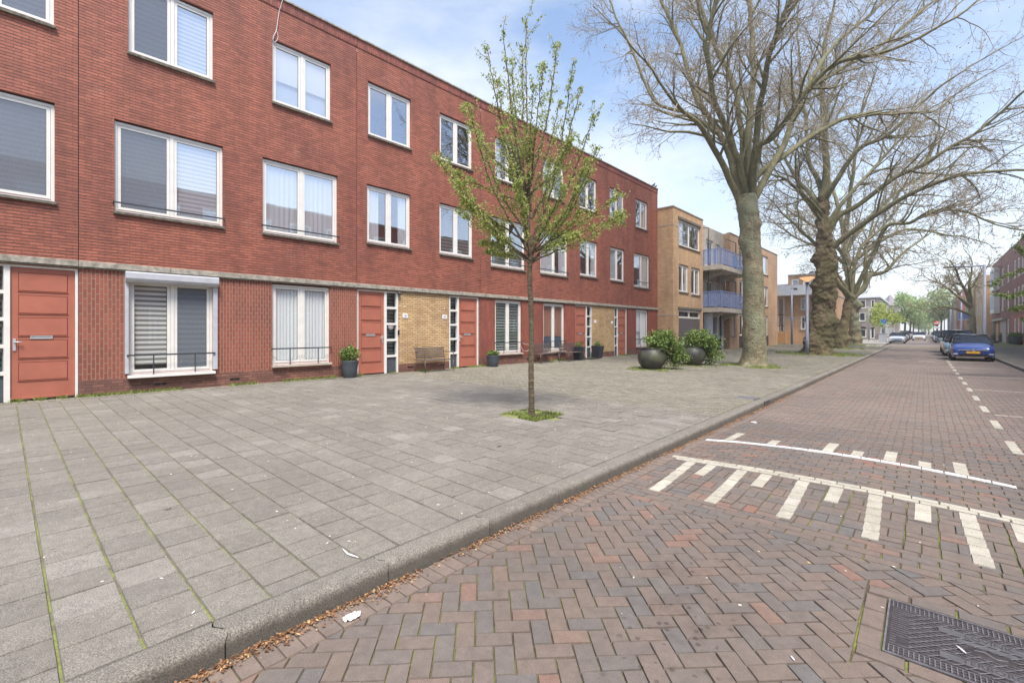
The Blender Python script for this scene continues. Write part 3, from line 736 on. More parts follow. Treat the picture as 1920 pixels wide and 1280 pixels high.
# house 4
s0, s1 = 18.53, 23.70
h4 = house(s0, s1, 'red brick house with two salmon doors and tall square planters, farther along the terrace')
wn_ = [(18.86, 20.43, *T_), (21.72, 23.27, *T_), (18.92, 20.49, *F_), (21.78, 23.3, *F_)]
house_shell(h4, s0, s1, wn_, [(18.60, 19.94), (22.27, 23.58)], [(20.0, 22.21)])
W_(h4, s0, 18.86, 20.43, T_, 'none', glass='glassr', seed=19); W_(h4, s0, 21.72, 23.27, T_, ['curtainhalf', 'curtainhalf'], glass='glassr', seed=20)
W_(h4, s0, 18.92, 20.49, F_, ['none', 'curtainhalf'], glass='glassr', seed=21); W_(h4, s0, 21.78, 23.3, F_, ['curtain', 'none'], glass='glassr', seed=22)
front_door(h4, 18.575-s0, 19.475-s0, side=(19.56-s0, 19.93-s0), hinge='l')
front_door(h4, 22.62-s0, 23.51-s0, side=(22.27-s0, 22.56-s0), hinge='r')
# house 5
s0, s1 = 23.70, 27.48
h5 = house(s0, s1, 'red brick house at the far end of the terrace, one window per floor')
wn_ = [(24.64, 26.1, *T_), (24.41, 26.36, *Ft_), (24.66, 26.16, *Gd_)]
house_shell(h5, s0, s1, wn_, [], end=True)
W_(h5, s0, 24.64, 26.1, T_, ['none', 'curtainhalf'], glass='glassr', seed=23); W_(h5, s0, 24.41, 26.36, Ft_, ['none', 'curtain'], rail=.3, glass='glassr', seed=24)
W_(h5, s0, 24.66, 26.16, Gd_, ['roll', 'curtain'], rail=.42, sill='conc', seed=25)

# vents in the plinth and number plates, bell, lamp as parts of their houses
def txt(body, size, mat, par, loc, ex=.001, name='number', rot=(R(90), 0, 0), align='CENTER'):
    cu = bpy.data.curves.new(name, 'FONT'); cu.body = body; cu.size = size; cu.extrude = ex; cu.align_x = align; cu.align_y = 'CENTER'; cu.resolution_u = 3
    o = bpy.data.objects.new(name, cu); COL.objects.link(o)
    dg = bpy.context.evaluated_depsgraph_get(); me = bpy.data.meshes.new_from_object(o.evaluated_get(dg)); bpy.data.objects.remove(o)
    me.materials.clear(); me.materials.append(mat); me.name = name
    o = bpy.data.objects.new(name, me); COL.objects.link(o); o.location = loc; o.rotation_euler = rot
    if par: o.parent = par
    return o
M['numplate'] = plain('white_enamel', srgb(236,234,236), .3, var=.03); M['numink'] = plain('dark_ink', srgb(60,50,78), .5)
def nplate(h, x, z, s):
    p = MB(); p.rbox(x-.10, -.006, z-.07, x+.10, .0115, z+.07, .003); o = p.build('number_plate', M['numplate'], h)
    if s: txt(s, .12, M['numink'], o, (x, -.0075, z-.005), name='number')
nplate(h2, 8.76-7.022, 2.14, '16\u00b2'); nplate(h2, 10.42-7.022, 2.14, '18\u00b9'); nplate(h4, 20.3-18.53, 2.12, ''); nplate(h4, 21.95-18.53, 2.1, '')
b = MB()
for x in (8.74-7.022, 10.42-7.022): b.lathe([(0, 0), (.028, 0), (.028, .01), (0, .014)], (0, 0, 0), 10, fn=lambda p, x=x: Vector((x+p.x, .011-p.z, 2.42+p.y)))
b.build('door_bell', M['steel'], h2)
b = MB(); b.rbox(8.47-7.022, -.03, 1.52, 8.52-7.022, -.001+.01, 1.66, .004); b.build('door_bell', M['black'], h2)
b = MB(); b.lathe([(0, -.06), (.04, -.05), (.06, 0), (.04, .05), (0, .06)], (8.5-7.022, -.06, 2.86), 12); b.build('wall_lamp', M['dark'], h2)
b = MB(); b.lathe([(0, 0), (.08, 0), (.11, .01), (0, .012)], (0, 0, 0), 16, fn=lambda p: Vector((8.25-7.022+p.x, .07-p.z, 1.78+p.y*1.0))); b.build('sticker', M['numplate'], h2)
for h, s0_, ss in ((h1, .836, (3.6, 6.75, 2.1)), (h2, 7.022, (8.85, 10.2)), (h3, 12.2, (14.9, 15.6)), (h4, 18.53, (20.4,))):
    v = MB()
    for s in ss: v.box(s-s0_, -.004, .40, s-s0_+.1, .004, .45); v.box(s-s0_+.11, -.004, .40, s-s0_+.21, .004, .45)
    v.build('air_vent', M['black'], h)
# ------------------------------------------------------------------ ochre apartment block with balconies
S0 = 27.49
ya = empty('apartment_block', FP(S0, 1.0), R(90)-fa, 'ochre brick apartment block with two blue balconies and a grey garage door', 'apartment block')
Lx = lambda s: s-S0
RZ = 9.32
wn_ = [(28.33, 31.83, 7.05, 8.72), (28.35, 29.84, 4.12, 5.88), (30.34, 31.83, 4.06, 5.87), (28.35, 31.93, .25, 3.02)]
hl = [(Lx(a), Lx(b), c, d) for a, b, c, d in wn_]
m = MB(); wall(m, 0, Lx(32.4), .1, RZ, hl); m.build('front_wall', M['yell2'], ya)
m = MB(); wall(m, Lx(38.0), Lx(52.49), .1, RZ, [(Lx(a), Lx(b), c, d) for a, b, c, d in ((40.2, 42.4, 6.95, 8.7), (40.4, 42.4, 4.0, 5.86), (40.4, 42.4, 1.25, 3.05), (38.46, 39.15, 1.22, 2.8), (46.4, 49.0, 6.95, 8.7), (47.3, 49.0, 3.95, 5.83), (47.5, 49.0, 1.2, 3.05))]); m.build('front_wall', M['tan'], ya)
m = MB(); m.quad((0, 0, .1), (0, 2.2, .1), (0, 2.2, RZ), (0, 0, RZ)); m.build('side_wall', M['yell2'], ya)
m = MB(); W_e = Lx(52.49); m.quad((W_e, 0, .1), (W_e, 9, .1), (W_e, 9, RZ), (W_e, 0, RZ)); m.build('side_wall', M['tan'], ya)
m = MB(); m.quad((.01, .51, RZ-.15), (W_e, .51, RZ-.15), (W_e, 9, RZ-.15), (.01, 9, RZ-.15)); m.quad((.01, .05, RZ-.15), (Lx(32.4), .05, RZ-.15), (Lx(32.4), .51, RZ-.15), (.01, .51, RZ-.15)); m.quad((Lx(38.), .05, RZ-.15), (W_e, .05, RZ-.15), (W_e, .51, RZ-.15), (Lx(38.), .51, RZ-.15)); m.quad((0, 9, .1), (W_e, 9, .1), (W_e, 9, RZ), (0, 9, RZ)); m.quad((.02, 1.2, 9.0), (.02, 9, 9.0), (.02, 9, 9.2), (.02, 1.2, 9.2)); m.build('roof', M['roofing'], ya)
m = MB(); m.box(-.04, -.04, RZ, Lx(32.4), .25, RZ+.06); m.box(-.04, .251, RZ, .25, 2.3, RZ+.06); m.box(Lx(38), -.04, RZ, W_e+.03, .25, RZ+.06); m.build('coping', M['conc'], ya)
m = MB()
for z in (2.6, 8.2):
    m.box(-.012, -.012, z, Lx(28.3), .0-.0005, z+.05); m.box(-.012, .0, z, -.0005, 2.2, z+.05); m.box(Lx(49.05), -.012, z, W_e+.01, -.0005, z+.05)
m.box(Lx(31.9), -.012, 2.6, Lx(32.4), -.0005, 2.65); m.box(Lx(39.2), -.012, 2.6, Lx(40.3), -.0005, 2.65)
m.build('pale_band', M['conc'], ya)
window(ya, Lx(28.33), Lx(31.83), 7.05, 8.72, ['curtainhalf', 'none'], glass='glassr', split=.5, sill='darkbrick' if False else 'stoned', seed=40)
window(ya, Lx(28.35), Lx(29.84), 4.12, 5.88, ['none', 'curtainhalf'], glass='glassr', seed=41); window(ya, Lx(30.34), Lx(31.83), 4.06, 5.87, ['none', 'curtainhalf'], glass='glassr', seed=42)
window(ya, Lx(28.35), Lx(31.93), 2.45, 3.02, 'none', split=.5, sill=None, seed=43)
for q in (28.33, 28.35): pass
m = MB(); m.box(Lx(28.2), -.05, 8.722, Lx(31.95), .0-.001, 8.85); m.box(Lx(28.2), -.06, 3.022, Lx(32.05), -.001, 3.16); m.build('lintel', M['stoned'], ya)
t = NT('grey_panel_door'); o = t.objc(); sp = t.n('ShaderNodeSeparateXYZ', {0: o}); k = t.math('PINGPONG', sp.outputs[2], .06)
t.l(t.ramp(t.math('MULTIPLY', k, 16.6), [(.0, srgb(60,56,58)), (.2, srgb(96,90,92))]), t.b.inputs['Base Color']); t.l(t.bump(k, .6, .02), t.b.inputs['Normal']); M['garage'] = t.m
m = MB(); m.box(Lx(28.36), .06, .2, Lx(31.92), .1, 2.44); m.build('garage_door', M['garage'], ya)
for a, b, c, d, kd in ((40.2, 42.4, 6.95, 8.7, 'none'), (40.4, 42.4, 4.0, 5.86, 'none'), (40.4, 42.4, 1.25, 3.05, 'curtainhalf'), (46.4, 49.0, 6.95, 8.7, 'none'), (47.3, 49.0, 3.95, 5.83, 'none'), (47.5, 49.0, 1.2, 3.05, 'none'), (38.46, 39.15, 1.22, 2.8, 'none')):
    window(ya, Lx(a), Lx(b), c, d, kd, glass='glassr', light=True, seed=int(a*7))
m = MB(); m.box(Lx(40.3), -.004, .2, Lx(42.5), .0-.0005, 1.16); m.box(Lx(47.4), -.004, .2, Lx(49.1), -.0005, 1.12); m.build('dark_brick_apron', M['darkb'], ya)
# recess wall of the balconies
xa, xb = Lx(32.4), Lx(38.0)
m = MB()
wall(m, xa, xb, .1, RZ+.0, [(xa+.3, xa+1.2, 6.2, 8.5), (xa+2.0, xa+3.4, 6.4, 8.4), (xa+3.9, xa+4.8, 6.2, 8.3), (xa+.3, xa+1.2, 3.3, 5.5), (xa+2.0, xa+3.4, 3.5, 5.4), (xa+3.9, xa+4.8, 3.4, 5.4)], y=.5)
m.build('recessed_wall', M['conc'], ya)
for x in (xa, xb): m = MB(); m.quad((x, 0, .1), (x, .5, .1), (x, .5, RZ), (x, 0, RZ)); m.build('recess_side', M['tan'], ya)
for a, b, c, d in ((.3, 1.2, 6.2, 8.5), (2.0, 3.4, 6.4, 8.4), (3.9, 4.8, 6.2, 8.3), (.3, 1.2, 3.3, 5.5), (2.0, 3.4, 3.5, 5.4), (3.9, 4.8, 3.4, 5.4)):
    window(ya, xa+a, xa+b, c, d, ['curtainhalf', 'none'], y=.56, glass='glass', light=True, sill=None, seed=int(a*10+c))
M['doorblue'] = plain('dark_blue_door_paint', srgb(34,52,104), .4, var=.08); M['panelw'] = plain('pale_panel', srgb(206,206,214), .6)
m = MB(); m.box(xa+.05, .2, .2, xa+.7, .3, 2.9); m.box(xa+1.75, .4, .2, xa+2.2, .48, 2.8); m.box(xa+2.75, .4, .2, xa+3.3, .48, 2.8); m.build('entrance_door', M['doorblue'], ya)
m = MB(); m.box(xa+.75, -.3, .2, xa+1.1, .4, 2.9); m.box(xa+3.4, .2, .2, xa+3.6, .45, 2.9); m.box(xa+4.1, .36, .2, xa+5.3, .48, 1.2); ring(m, xa+4.1, 1.2, xa+5.3, 2.8, .08, .36, .48); m.box(xa+2.3, .3, 1.1, xa+2.65, .45, 1.9); m.build('entrance_frame', M['panelw'], ya)
m = MB(); m.quad((xa+4.2, .42, 1.2), (xa+5.2, .42, 1.2), (xa+5.2, .42, 2.7), (xa+4.2, .42, 2.7)); m.build('entrance_glass', M['glass'], ya)
M['balglass'] = plain('blue_tinted_balcony_panel', srgb(136,154,196), .25, var=.06); M['balglass'].node_tree.nodes['Principled BSDF'].inputs['Alpha'].default_value = .6
def balcony(zs, screen=True):
    yf = -1.2; x1_ = xa+.1; x2_ = xb+1.2
    m = MB(); m.box(x1_, yf, zs-.30, x2_, -.004, zs); m.box(x1_, -.004, zs-.30, xb, .5, zs); b = m.build('balcony', M['conc'], ya)
    for x in (x1_+1.2, x2_-2.4):
        m = MB(); m.add([(x, .45, zs-.31), (x+.35, .45, zs-.31), (x+.35, .45, zs-.85), (x, .45, zs-.85), (x, yf+.4, zs-.31), (x+.35, yf+.4, zs-.31), (x+.35, yf+.4, zs-.45), (x, yf+.4, zs-.45)], [(0,1,2,3), (4,7,6,5), (0,3,7,4), (1,5,6,2), (3,2,6,7)]); m.build('bracket', M['conc'], b)
    r = MB(); gl = MB(); zt = zs+1.08
    n = 5
    for k in range(n+1):
        x = x1_+.04+(x2_-x1_-.08)*k/n; r.box(x-.03, yf+.01, zs+.0, x+.03, yf+.06, zt)
        if k < n: gl.quad((x+.03, yf+.03, zs+.1), (x1_+.04+(x2_-x1_-.08)*(k+1)/n-.03, yf+.03, zs+.1), (x1_+.04+(x2_-x1_-.08)*(k+1)/n-.03, yf+.03, zt-.06), (x+.03, yf+.03, zt-.06))
    r.box(x1_, yf+.005, zt, x2_, yf+.07, zt+.06); r.box(x1_+.07, yf+.012, zs+.08, x2_-.07, yf+.055, zs+.13)
    for x in (x1_+.035, x2_-.035):
        for k in range(1, 4): yy = yf+.06+(1.14)*k/3; r.box(x-.025, yy-.03, zs, x+.025, yy+.03, zt)
        r.box(x-.03, yf+.071, zt, x+.03, -.01, zt+.06); gl.quad((x, yf+.08, zs+.1), (x, -.02, zs+.1), (x, -.02, zt-.04), (x, yf+.08, zt-.04))
    r.build('railing', M['bluebal'], b); gl.build('balcony_panel', M['balglass'], b)
    fr = MB(); x = x1_+1.7
    fr.tube([(x, -.9, zs), (x, -.9, zs+2.0), (x+2.3, -.9, zs+2.05), (x+2.3, -.9, zs+.1)], .035, 6)
    fr.tube([(x-1.3, -.2, zs), (x-1.3, -.2, zs+2.7), (x-1.3, .4, zs+2.75)], .04, 6)
    fr.build('drying_frame', M['dark'], b)
balcony(6.16); balcony(3.24)
g = MB(); g.box(xa+.1, .1, .2, xa+.18, .18, 2.95); g.box(xa+3.0, -.2, .2, xa+3.08, -.12, 2.9); g.build('steel_post', M['dark'], ya)
# things on the upper balcony
tw = curtain(xa+2.6, xa+3.7, 6.3, 7.1, -1.1, 3, .03, 5); to = tw.build('beach_towel', plain('blue_cloth', srgb(86,140,186), .9)); to.location = FP(S0, 1.0); to.rotation_euler = (0, 0, R(90)-fa)
tag(to, 'pale blue towel hung inside the upper blue balcony railing', 'towel')

# ------------------------------------------------------------------ generic block with windows
def block(name, label, ox, oy, rz, W, D, H, mats, fwin, swin=(), cat='building', coping='conc', group=None, lw=True):
    b = empty(name, (ox, oy, 0), rz, label, cat, group)
    m = MB(); wall(m, 0, W, .0, H, [w_[:4] for w_ in fwin]); m.build('front_wall', mats[0], b)
    m = MB(); 
    def side(x):
        mm = MB(); wall(mm, 0, D, 0, H, [w_[:4] for w_ in swin] if x == 0 else [])
        sg = 1 if x == 0 else -1
        return [((x+v[1]*sg), v[0], v[2]) for v in mm.v], mm.f
    for x in (0, W):
        v, f = side(x); q = MB(); q.add(v, f); q.build('side_wall', mats[1], b)
    m = MB(); m.quad((.0, .0, H-.1), (W, 0, H-.1), (W, D, H-.1), (0, D, H-.1)); m.quad((0, D, 0), (W, D, 0), (W, D, H), (0, D, H)); m.build('roof', M['roofing'], b)
    m = MB(); m.box(-.05, -.05, H, W+.05, .25, H+.1); m.box(-.05, .251, H, .25, D, H+.1); m.box(W-.25, .251, H, W+.05, D, H+.1); m.build('coping', M[coping], b)
    for w_ in fwin: lightwin(b, *w_[:4], *(w_[4:]))
    for w_ in swin: lightwin(b, *w_[:4], *(w_[4:]), side=True)
    return b
M['winback'] = plain('dim_room', srgb(84,86,90), .9); M['winpale'] = plain('pale_blind', srgb(176,182,190), .8)
def lightwin(b, x0, x1, z0, z1, mull=True, pale=False, side=False):
    m = MB(); ring(m, x0, z0, x1, z1, .13, .03, .1)
    if mull: xm = (x0+x1)/2; m.box(xm-.05, .05, z0+.09, xm+.05, .1, z1-.09)
    g = MB(); g.quad((x0, .09, z0), (x1, .09, z0), (x1, .09, z1), (x0, .09, z1)); k = MB(); k.quad((x0, .3, z0), (x1, .3, z0), (x1, .3, z1), (x0, .3, z1))
    s = MB(); s.box(x0-.05, -.06, z0-.1, x1+.05, .05, z0-.002)
    if side:
        for q in (m, g, k, s): q.v = [(v[1], v[0], v[2]) for v in q.v]
    f = m.build('window', M['white'], b); g.build('pane', M['glassr'], f); k.build('blind', M['winpale'] if pale else M['winback'], f); s.build('sill', M['conc'], f)

# ochre building across the end of the square (faces the camera)
bo = block('corner_building', 'orange brick building with a long white balcony band, behind the two thin poles', -13.6, 58., 0, 6.4, 14, 5.55, (M['ochre'], M['ochre']),
    [(3.58, 4.38, 3.9, 5.27), (3.58, 4.38, 1.81, 3.25), (1.36, 2.05, 1.45, 5.38, False)])
m = MB(); m.box(-1, -1.0, 5.50, 6.5, 1.2, 5.56); m.box(-1, -1.0, 5.56, 6.5, -.88, 6.55); m.box(6.38, -.88, 5.56, 6.5, 1.2, 6.55); m.build('balcony_band', M['concl'], bo)
m = MB(); wall(m, 2.15, 6.4, 5.56, 7.85, [(2.5, 3.2, 6.2, 7.4), (3.6, 4.35, 6.2, 7.4)], y=1.2); m.quad((2.15, 1.2, 5.56), (2.15, 8, 5.56), (2.15, 8, 7.85), (2.15, 1.2, 7.85)); m.quad((6.4, 1.2, 5.56), (6.4, 8, 5.56), (6.4, 8, 7.85), (6.4, 1.2, 7.85)); m.build('top_storey', M['ochre'], bo)
m = MB(); m.box(2.1, 1.1, 7.85, 6.5, 8, 7.95); m.box(0, 2.0, 5.56, 2.1, 6, 7.0); m.build('roof_slab', M['concl'], bo)
for a, b_ in ((2.5, 3.2), (3.6, 4.35)):
    m = MB(); ring(m, a, 6.2, b_, 7.4, .12, 1.22, 1.3); f = m.build('window', M['whiteb'], bo); m = MB(); m.quad((a, 1.28, 6.2), (b_, 1.28, 6.2), (b_, 1.28, 7.4), (a, 1.28, 7.4)); m.build('pane', M['winpale'], f)
m = MB(); m.box(1.3, -.05, .2, 1.36, .1, 5.4); m.box(2.08, -.06, .3, 2.13, .05, 5.4); m.build('downpipe', M['conc'], bo)
m = MB(); m.box(1.36, .01, 2.2, 2.05, .06, 2.26); m.box(1.36, .01, 3.4, 2.05, .06, 3.46); m.build('glazing_bar', M['black'], bo)
m = MB()
for k in range(3): m.lathe([(.42, 0), (.40, .18), (.28, .36), (0, .45)], (4.2+k*.95, 3+k*.3, 7.95), 14)
m.build('roof_vent', M['dark'], bo)
m = MB(); m.box(0.0, -.012, 2.55, 6.4, -.001, 2.6); m.build('pale_band', M['conc'], bo)
# timber crate steps before it
wc = MB()
for k in range(7): wc.box(0, 0, .1+.19*k, 1.0, .05, .22+.19*k)
for x in (.0, .48, .95): wc.box(x, .051, .0, x+.06, .35, 1.45)
wc.box(.46, -.03, .05, .52, -.002, 2.1)
o = wc.build('pallet_stack', M['wood'], None, (-12.3, 57.3, .22)); tag(o, 'raw timber slatted pallet screen at the foot of the orange building', 'pallet')
# block with blue balconies beyond
bb = block('apartment_block', 'tan apartment block with small blue balconies, seen between the two thick tree trunks', -15., 78, 0, 7.2, 10, 8.6, (M['tan'], M['tan']), [(2.8, 3.5, 1, 3), (3.9, 4.7, 4, 5.6, False, True), (3.9, 4.7, 6.4, 8, False, True), (5.5, 6.3, 4, 5.6), (5.5, 6.3, 1, 2.8)])
for z in (1.0, 3.6, 6.4):
    m = MB(); m.box(3.4, -1.2, z-.3, 6.6, -.0, z); b_ = m.build('balcony', M['concl'], bb); m = MB(); m.box(3.4, -1.2, z+.05, 6.6, -1.14, z+1.1); m.build('railing', M['bluebal'], b_)
# grey-brown corner shop building
sw = [(1.5+k*3.2, 3.2+k*3.2, 5.2, 7.0, True) for k in range(8)]+[(1.5+k*3.2, 3.2+k*3.2, 2.3, 4.2, True) for k in range(8)]
gb = block('corner_shop', 'grey-brown brick corner building with arched shop window, past the last thick tree', -17., 105, 0, 10.9, 30, 7.65, (M['grey'], M['grey']),
    [(6.5, 9.05, 5.8, 7.3, True), (9.75, 10.3, 5.8, 7.3, False), (8.05, 9.0, 3.45, 5.0, False), (9.75, 10.3, 3.45, 5.0, False), (8.1, 9.1, .5, 2.0, False), (9.7, 10.3, .3, 2.2, False), (1, 3, 3.4, 5), (1, 3, 5.8, 7.3)], [])
m = MB()
for a, b_ in ((8.1, 9.1), (9.7, 10.3)):
    r_ = (b_-a)/2; pts = [(a+r_+r_*math.cos(t*math.pi/10), -.03, 2.02+r_*.9*math.sin(t*math.pi/10)) for t in range(11)]
    m.add(pts, [tuple(range(11))])
m.build('arched_awning', M['black'], gb)
m = MB(); m.box(-.1, -.15, 7.66, 11.1, .4, 7.95); m.box(10.7, .41, 7.66, 11.1, 30, 7.95); m.build('white_eaves', M['whiteb'], gb)
m = MB(); m.box(10.91, 1.0, 4.2, 12.0, 3.2, 5.4); m.build('corner_balcony', M['white'], gb)
for k in range(8):
    for z_, zz_ in ((5.4, 7.2), (1.0, 3.2)): m = MB(); m.box(10.905, 2+k*3.4, z_, 10.96, 4.2+k*3.4, zz_); m.build('window', M['winpale'], gb)
# spire behind
sp_ = MB(); sp_.mi = 0; sp_.box(-1.6, -1.6, 0, 1.6, 1.6, 11.2); sp_.mi = 1; sp_.add([(-2, -2, 11.2), (2, -2, 11.2), (2, 2, 11.2), (-2, 2, 11.2), (0, 0, 16.2)], [(0,1,4), (1,2,4), (2,3,4), (3,0,4), (3,2,1,0)])
p = at(1668.5, 600, 150); te = empty('tower', (p.x, p.y, 0), R(42), 'square tower with a grey pyramid roof rising behind the corner shop', 'tower')
mm = MB(); mm.box(-1.6, -1.6, 0, 1.6, 1.6, 9.9); mm.build('shaft', M['grey'], te)
mm = MB(); mm.add([(-2, -2, 9.9), (2, -2, 9.9), (2, 2, 9.9), (-2, 2, 9.9), (0, 0, 13.6)], [(0,1,4), (1,2,4), (2,3,4), (3,0,4), (3,2,1,0)]); mm.build('spire', plain('slate_roof', srgb(138,130,138), .8), te)
# long low rows behind the green trees
for k, (x, y, W, H, lab, mt) in enumerate(((-16.5, 142, 9.6, 6.6, 'low grey terrace behind the leafy trees on the left', 'grey'), (-17.5, 196, 10.2, 6.9, 'distant grey block beyond the left row of leafy trees', 'grey'))):
    b = block('row_house', lab, x, y, 0, W, 44, H, (M[mt], M[mt]), [(W-2.4, W-.8, 1, 2.6), (W-2.4, W-.8, 4, 5.6)], [], cat='building')
    for q in range(10):
        for z_, zz_ in ((.9, 2.6), (3.7, 5.4)): m = MB(); m.box(W+.001, 1.5+q*4.2, z_, W+.05, 3.4+q*4.2, zz_); m.build('window', M['winpale'], b)

# ------------------------------------------------------------------ right-hand side (fronts look towards -X)
def rblock(name, label, y0, y1, X, H, mt, wins, mtl=None, D=9, cat='building', group=None, zlow=None):
    # front frame: local x runs from far (y1) to near (y0), local y into the block (+X)
    b = empty(name, (X, y1, 0), R(-90), label, cat, group); W = y1-y0
    hl = [w_[:4] for w_ in wins]
    if zlow:
        m = MB(); wall(m, 0, W, zlow, H, hl); m.build('upper_wall', M[mt], b); m = MB(); wall(m, 0, W, 0, zlow, hl); m.build('ground_floor_wall', M[mtl], b)
    else:
        m = MB(); wall(m, 0, W, 0, H, hl); m.build('front_wall', M[mt], b)
    for x in (0, W):
        m = MB(); m.quad((x, 0, 0), (x, D, 0), (x, D, H), (x, 0, H)); m.build('side_wall', M[mt], b)
    m = MB(); m.quad((0, 0, H-.1), (W, 0, H-.1), (W, D, H-.1), (0, D, H-.1)); m.build('roof', M['roofing'], b)
    m = MB(); m.box(-.03, -.05, H, W+.03, .25, H+.12); m.build('coping', M['conc'], b)
    for w_ in wins: lightwin(b, *w_[:4], *(w_[4:]))
    return b
# corner house: px 1862..1877
def wr(y1, ya_, yb_, z0, z1, *k): return (y1-yb_, y1-ya_, z0, z1, *k)
Y1 = 95.2
wins = [wr(Y1, 92.3, 94.4, 7.3, 9.4, False), wr(Y1, 82.2, 84.3, 7.3, 9.4, False), wr(Y1, 92.3, 94.4, 4.2, 6.3, False), wr(Y1, 82.4, 84.3, 4.2, 6.3, False), wr(Y1, 77.5, 79, 7.3, 9.3), wr(Y1, 77.5, 79, 4.2, 6.3), wr(Y1, 92.6, 94.6, 1.1, 3.0, False), wr(Y1, 77.4, 79.1, 1.1, 3.0, False)]
rc = rblock('corner_house', 'purple-brown brick corner house with white bay boxes, opposite side of the street', 76.2, Y1, 7.2, 10.85, 'purple', wins, 'pinkred')
for za, zb in ((7.0, 9.9), (3.95, 6.6)):
    m = MB(); m.box(Y1-90.6, -.55, za, Y1-86.2, -.001, zb); b_ = m.build('bay_box', M['white'], rc); m = MB(); m.box(Y1-90.2, -.57, za+.5, Y1-86.6, -.552, zb-.3); m.build('pane', M['winpale'], b_)
m = MB(); m.box(Y1-91.2, -.35, 2.95, Y1-79.6, -.001, 3.2); m.box(Y1-91.2, -.3, .2, Y1-90.8, -.001, 2.949); m.box(Y1-85.5, -.02, .2, Y1-80, -.001, 2.949); m.build('porch', M['conc'], rc)
m = MB(); m.box(Y1-90.2, -.02, .2, Y1-87.5, -.001, 2.6); m.build('porch_opening', M['wood'], rc)
for k, (ya_, yb_, H, lab) in enumerate(((58, 76.18, 10.8, 'brown-red brick house with white windows on the right street side, nearest the corner house'), (40, 57.98, 10.8, 'brown-red brick house at the right picture edge behind the green branch'), (18, 39.98, 10.1, 'brick house on the right, beyond the picture edge'), (-4, 17.98, 10.1, 'brick house on the right, level with the camera'), (-26, -4.02, 10.1, 'brick house on the right, behind the camera'))):
    ws = []; y = ya_+1.2; n = 0
    while y < yb_-1.8:
        for z0_, z1_ in ((.9, 2.95), (4.2, 6.2), (7.3, 9.2)): ws.append((yb_-y-1.4, yb_-y, z0_, z1_, False, n % 3 == 0))
        y += 2.6; n += 1
    b = rblock('terraced_house', lab, ya_, yb_, 7.2, H, 'purple' if k == 0 else 'pinkred', ws, 'pinkred', zlow=3.3, cat='house')
# ochre block beyond
ro = rblock('apartment_block', 'yellow-ochre rendered block just beyond the purple-brown corner house', 97, 109, 6.3, 9.9, 'yell2', [(3+k*3, 4.3+k*3, z, z+1.9, False) for k in range(3) for z in (1., 4., 7.)])
for k, (ya_, yb_, X, H, mt, lab) in enumerate(((109.1, 128, 5.9, 9.2, 'tan', 'pinkish block with blue balcony behind the bare street tree on the right'), (130, 152, 5.6, 9.8, 'pinkred', 'distant brick house row behind the second pole on the right'), (156, 200, 5.3, 9.6, 'grey', 'farthest grey block on the right side of the street'))):
    ws = [(1.2+j*3, 2.4+j*3, z, z+2.0, False, True) for j in range(int((yb_-ya_-1)/3)) for z in (1., 4.1, 7.)]
    b = rblock('row_house', lab, ya_, yb_, X, H, mt, ws)
    if k == 0:
        m = MB(); m.box(8, -1.3, 3.6, 12, -.001, 3.8); q = m.build('balcony', M['concl'], b); m = MB(); m.box(8, -1.35, 3.8, 12, -1.31, 5.0); m.box(11.96, -1.3, 3.8, 12, 0, 5.0); m.build('railing', M['bluebal'], q)
# ------------------------------------------------------------------ trees
def bark(name, stops, bump=.8, sc=5., scz=.5, rough=.9, green=None, vmix=.45, vs=1.5):
    t = NT(name); p = t.pos(); mp = t.n('ShaderNodeMapping', {'Vector': p, 'Scale': (1, 1, scz)}).outputs[0]
    a = t.noise(mp, sc, 8, .7, .5); b = t.noise(mp, sc*4, 5, .7); v = t.n('ShaderNodeTexVoronoi', {'Vector': mp, 'Scale': sc*2.6, 'Randomness': 1.}).outputs['Distance']
    c = t.ramp(t.math('ADD', t.math('MULTIPLY', a, .6), t.math('MULTIPLY', b, .4)), stops)
    if green: c = t.mix(t.ramp(t.noise(p, 1.1, 4, .6), [(.42, (0,0,0)), (.62, (.8,.8,.8))]), c, green)
    vc = t.n('ShaderNodeTexVoronoi', {'Vector': t.n('ShaderNodeVectorMath', {0: mp, 1: t.n('ShaderNodeTexNoise', {'Vector': mp, 'Scale': 6.}).outputs['Color']}, operation='ADD').outputs[0], 'Scale': sc*vs}).outputs['Color']
    c = t.mix(vmix, c, t.ramp(vc, [(.2, (.62,.6,.58)), (.5, (1,1,1)), (.8, (1.35,1.33,1.25))]), 'MULTIPLY')
    t.l(c, t.b.inputs['Base Color']); t.b.inputs['Roughness'].default_value = rough
    t.l(t.bump(t.math('ADD', t.math('ADD', a, b), t.math('MULTIPLY', v, .8)), bump, .05), t.b.inputs['Normal']); return t.m
M['plane'] = bark('plane_bark', [(.3, srgb(78,70,56)), (.43, srgb(108,98,78)), (.52, srgb(128,120,96)), (.62, srgb(160,150,120)), (.7, srgb(116,104,82))], .5, 6., .8, green=srgb(126,132,106), vmix=.28, vs=.8)
M['plane2'] = bark('gnarled_bark', [(.3, srgb(68,57,44)), (.44, srgb(106,92,70)), (.55, srgb(136,121,94)), (.7, srgb(168,152,122))], 1.2, 8., 1., green=srgb(92,92,56))
M['branch'] = bark('branch_bark', [(.3, srgb(80,78,58)), (.5, srgb(108,105,78)), (.7, srgb(140,135,104))], .4, 3.)
M['twig'] = plain('twig_bark', srgb(150,138,120), .9, var=.25, nscale=3)
M['cherry'] = bark('cherry_bark', [(.35, srgb(74,64,52)), (.5, srgb(104,92,74)), (.62, srgb(142,128,106))], .8, 6, 5.)
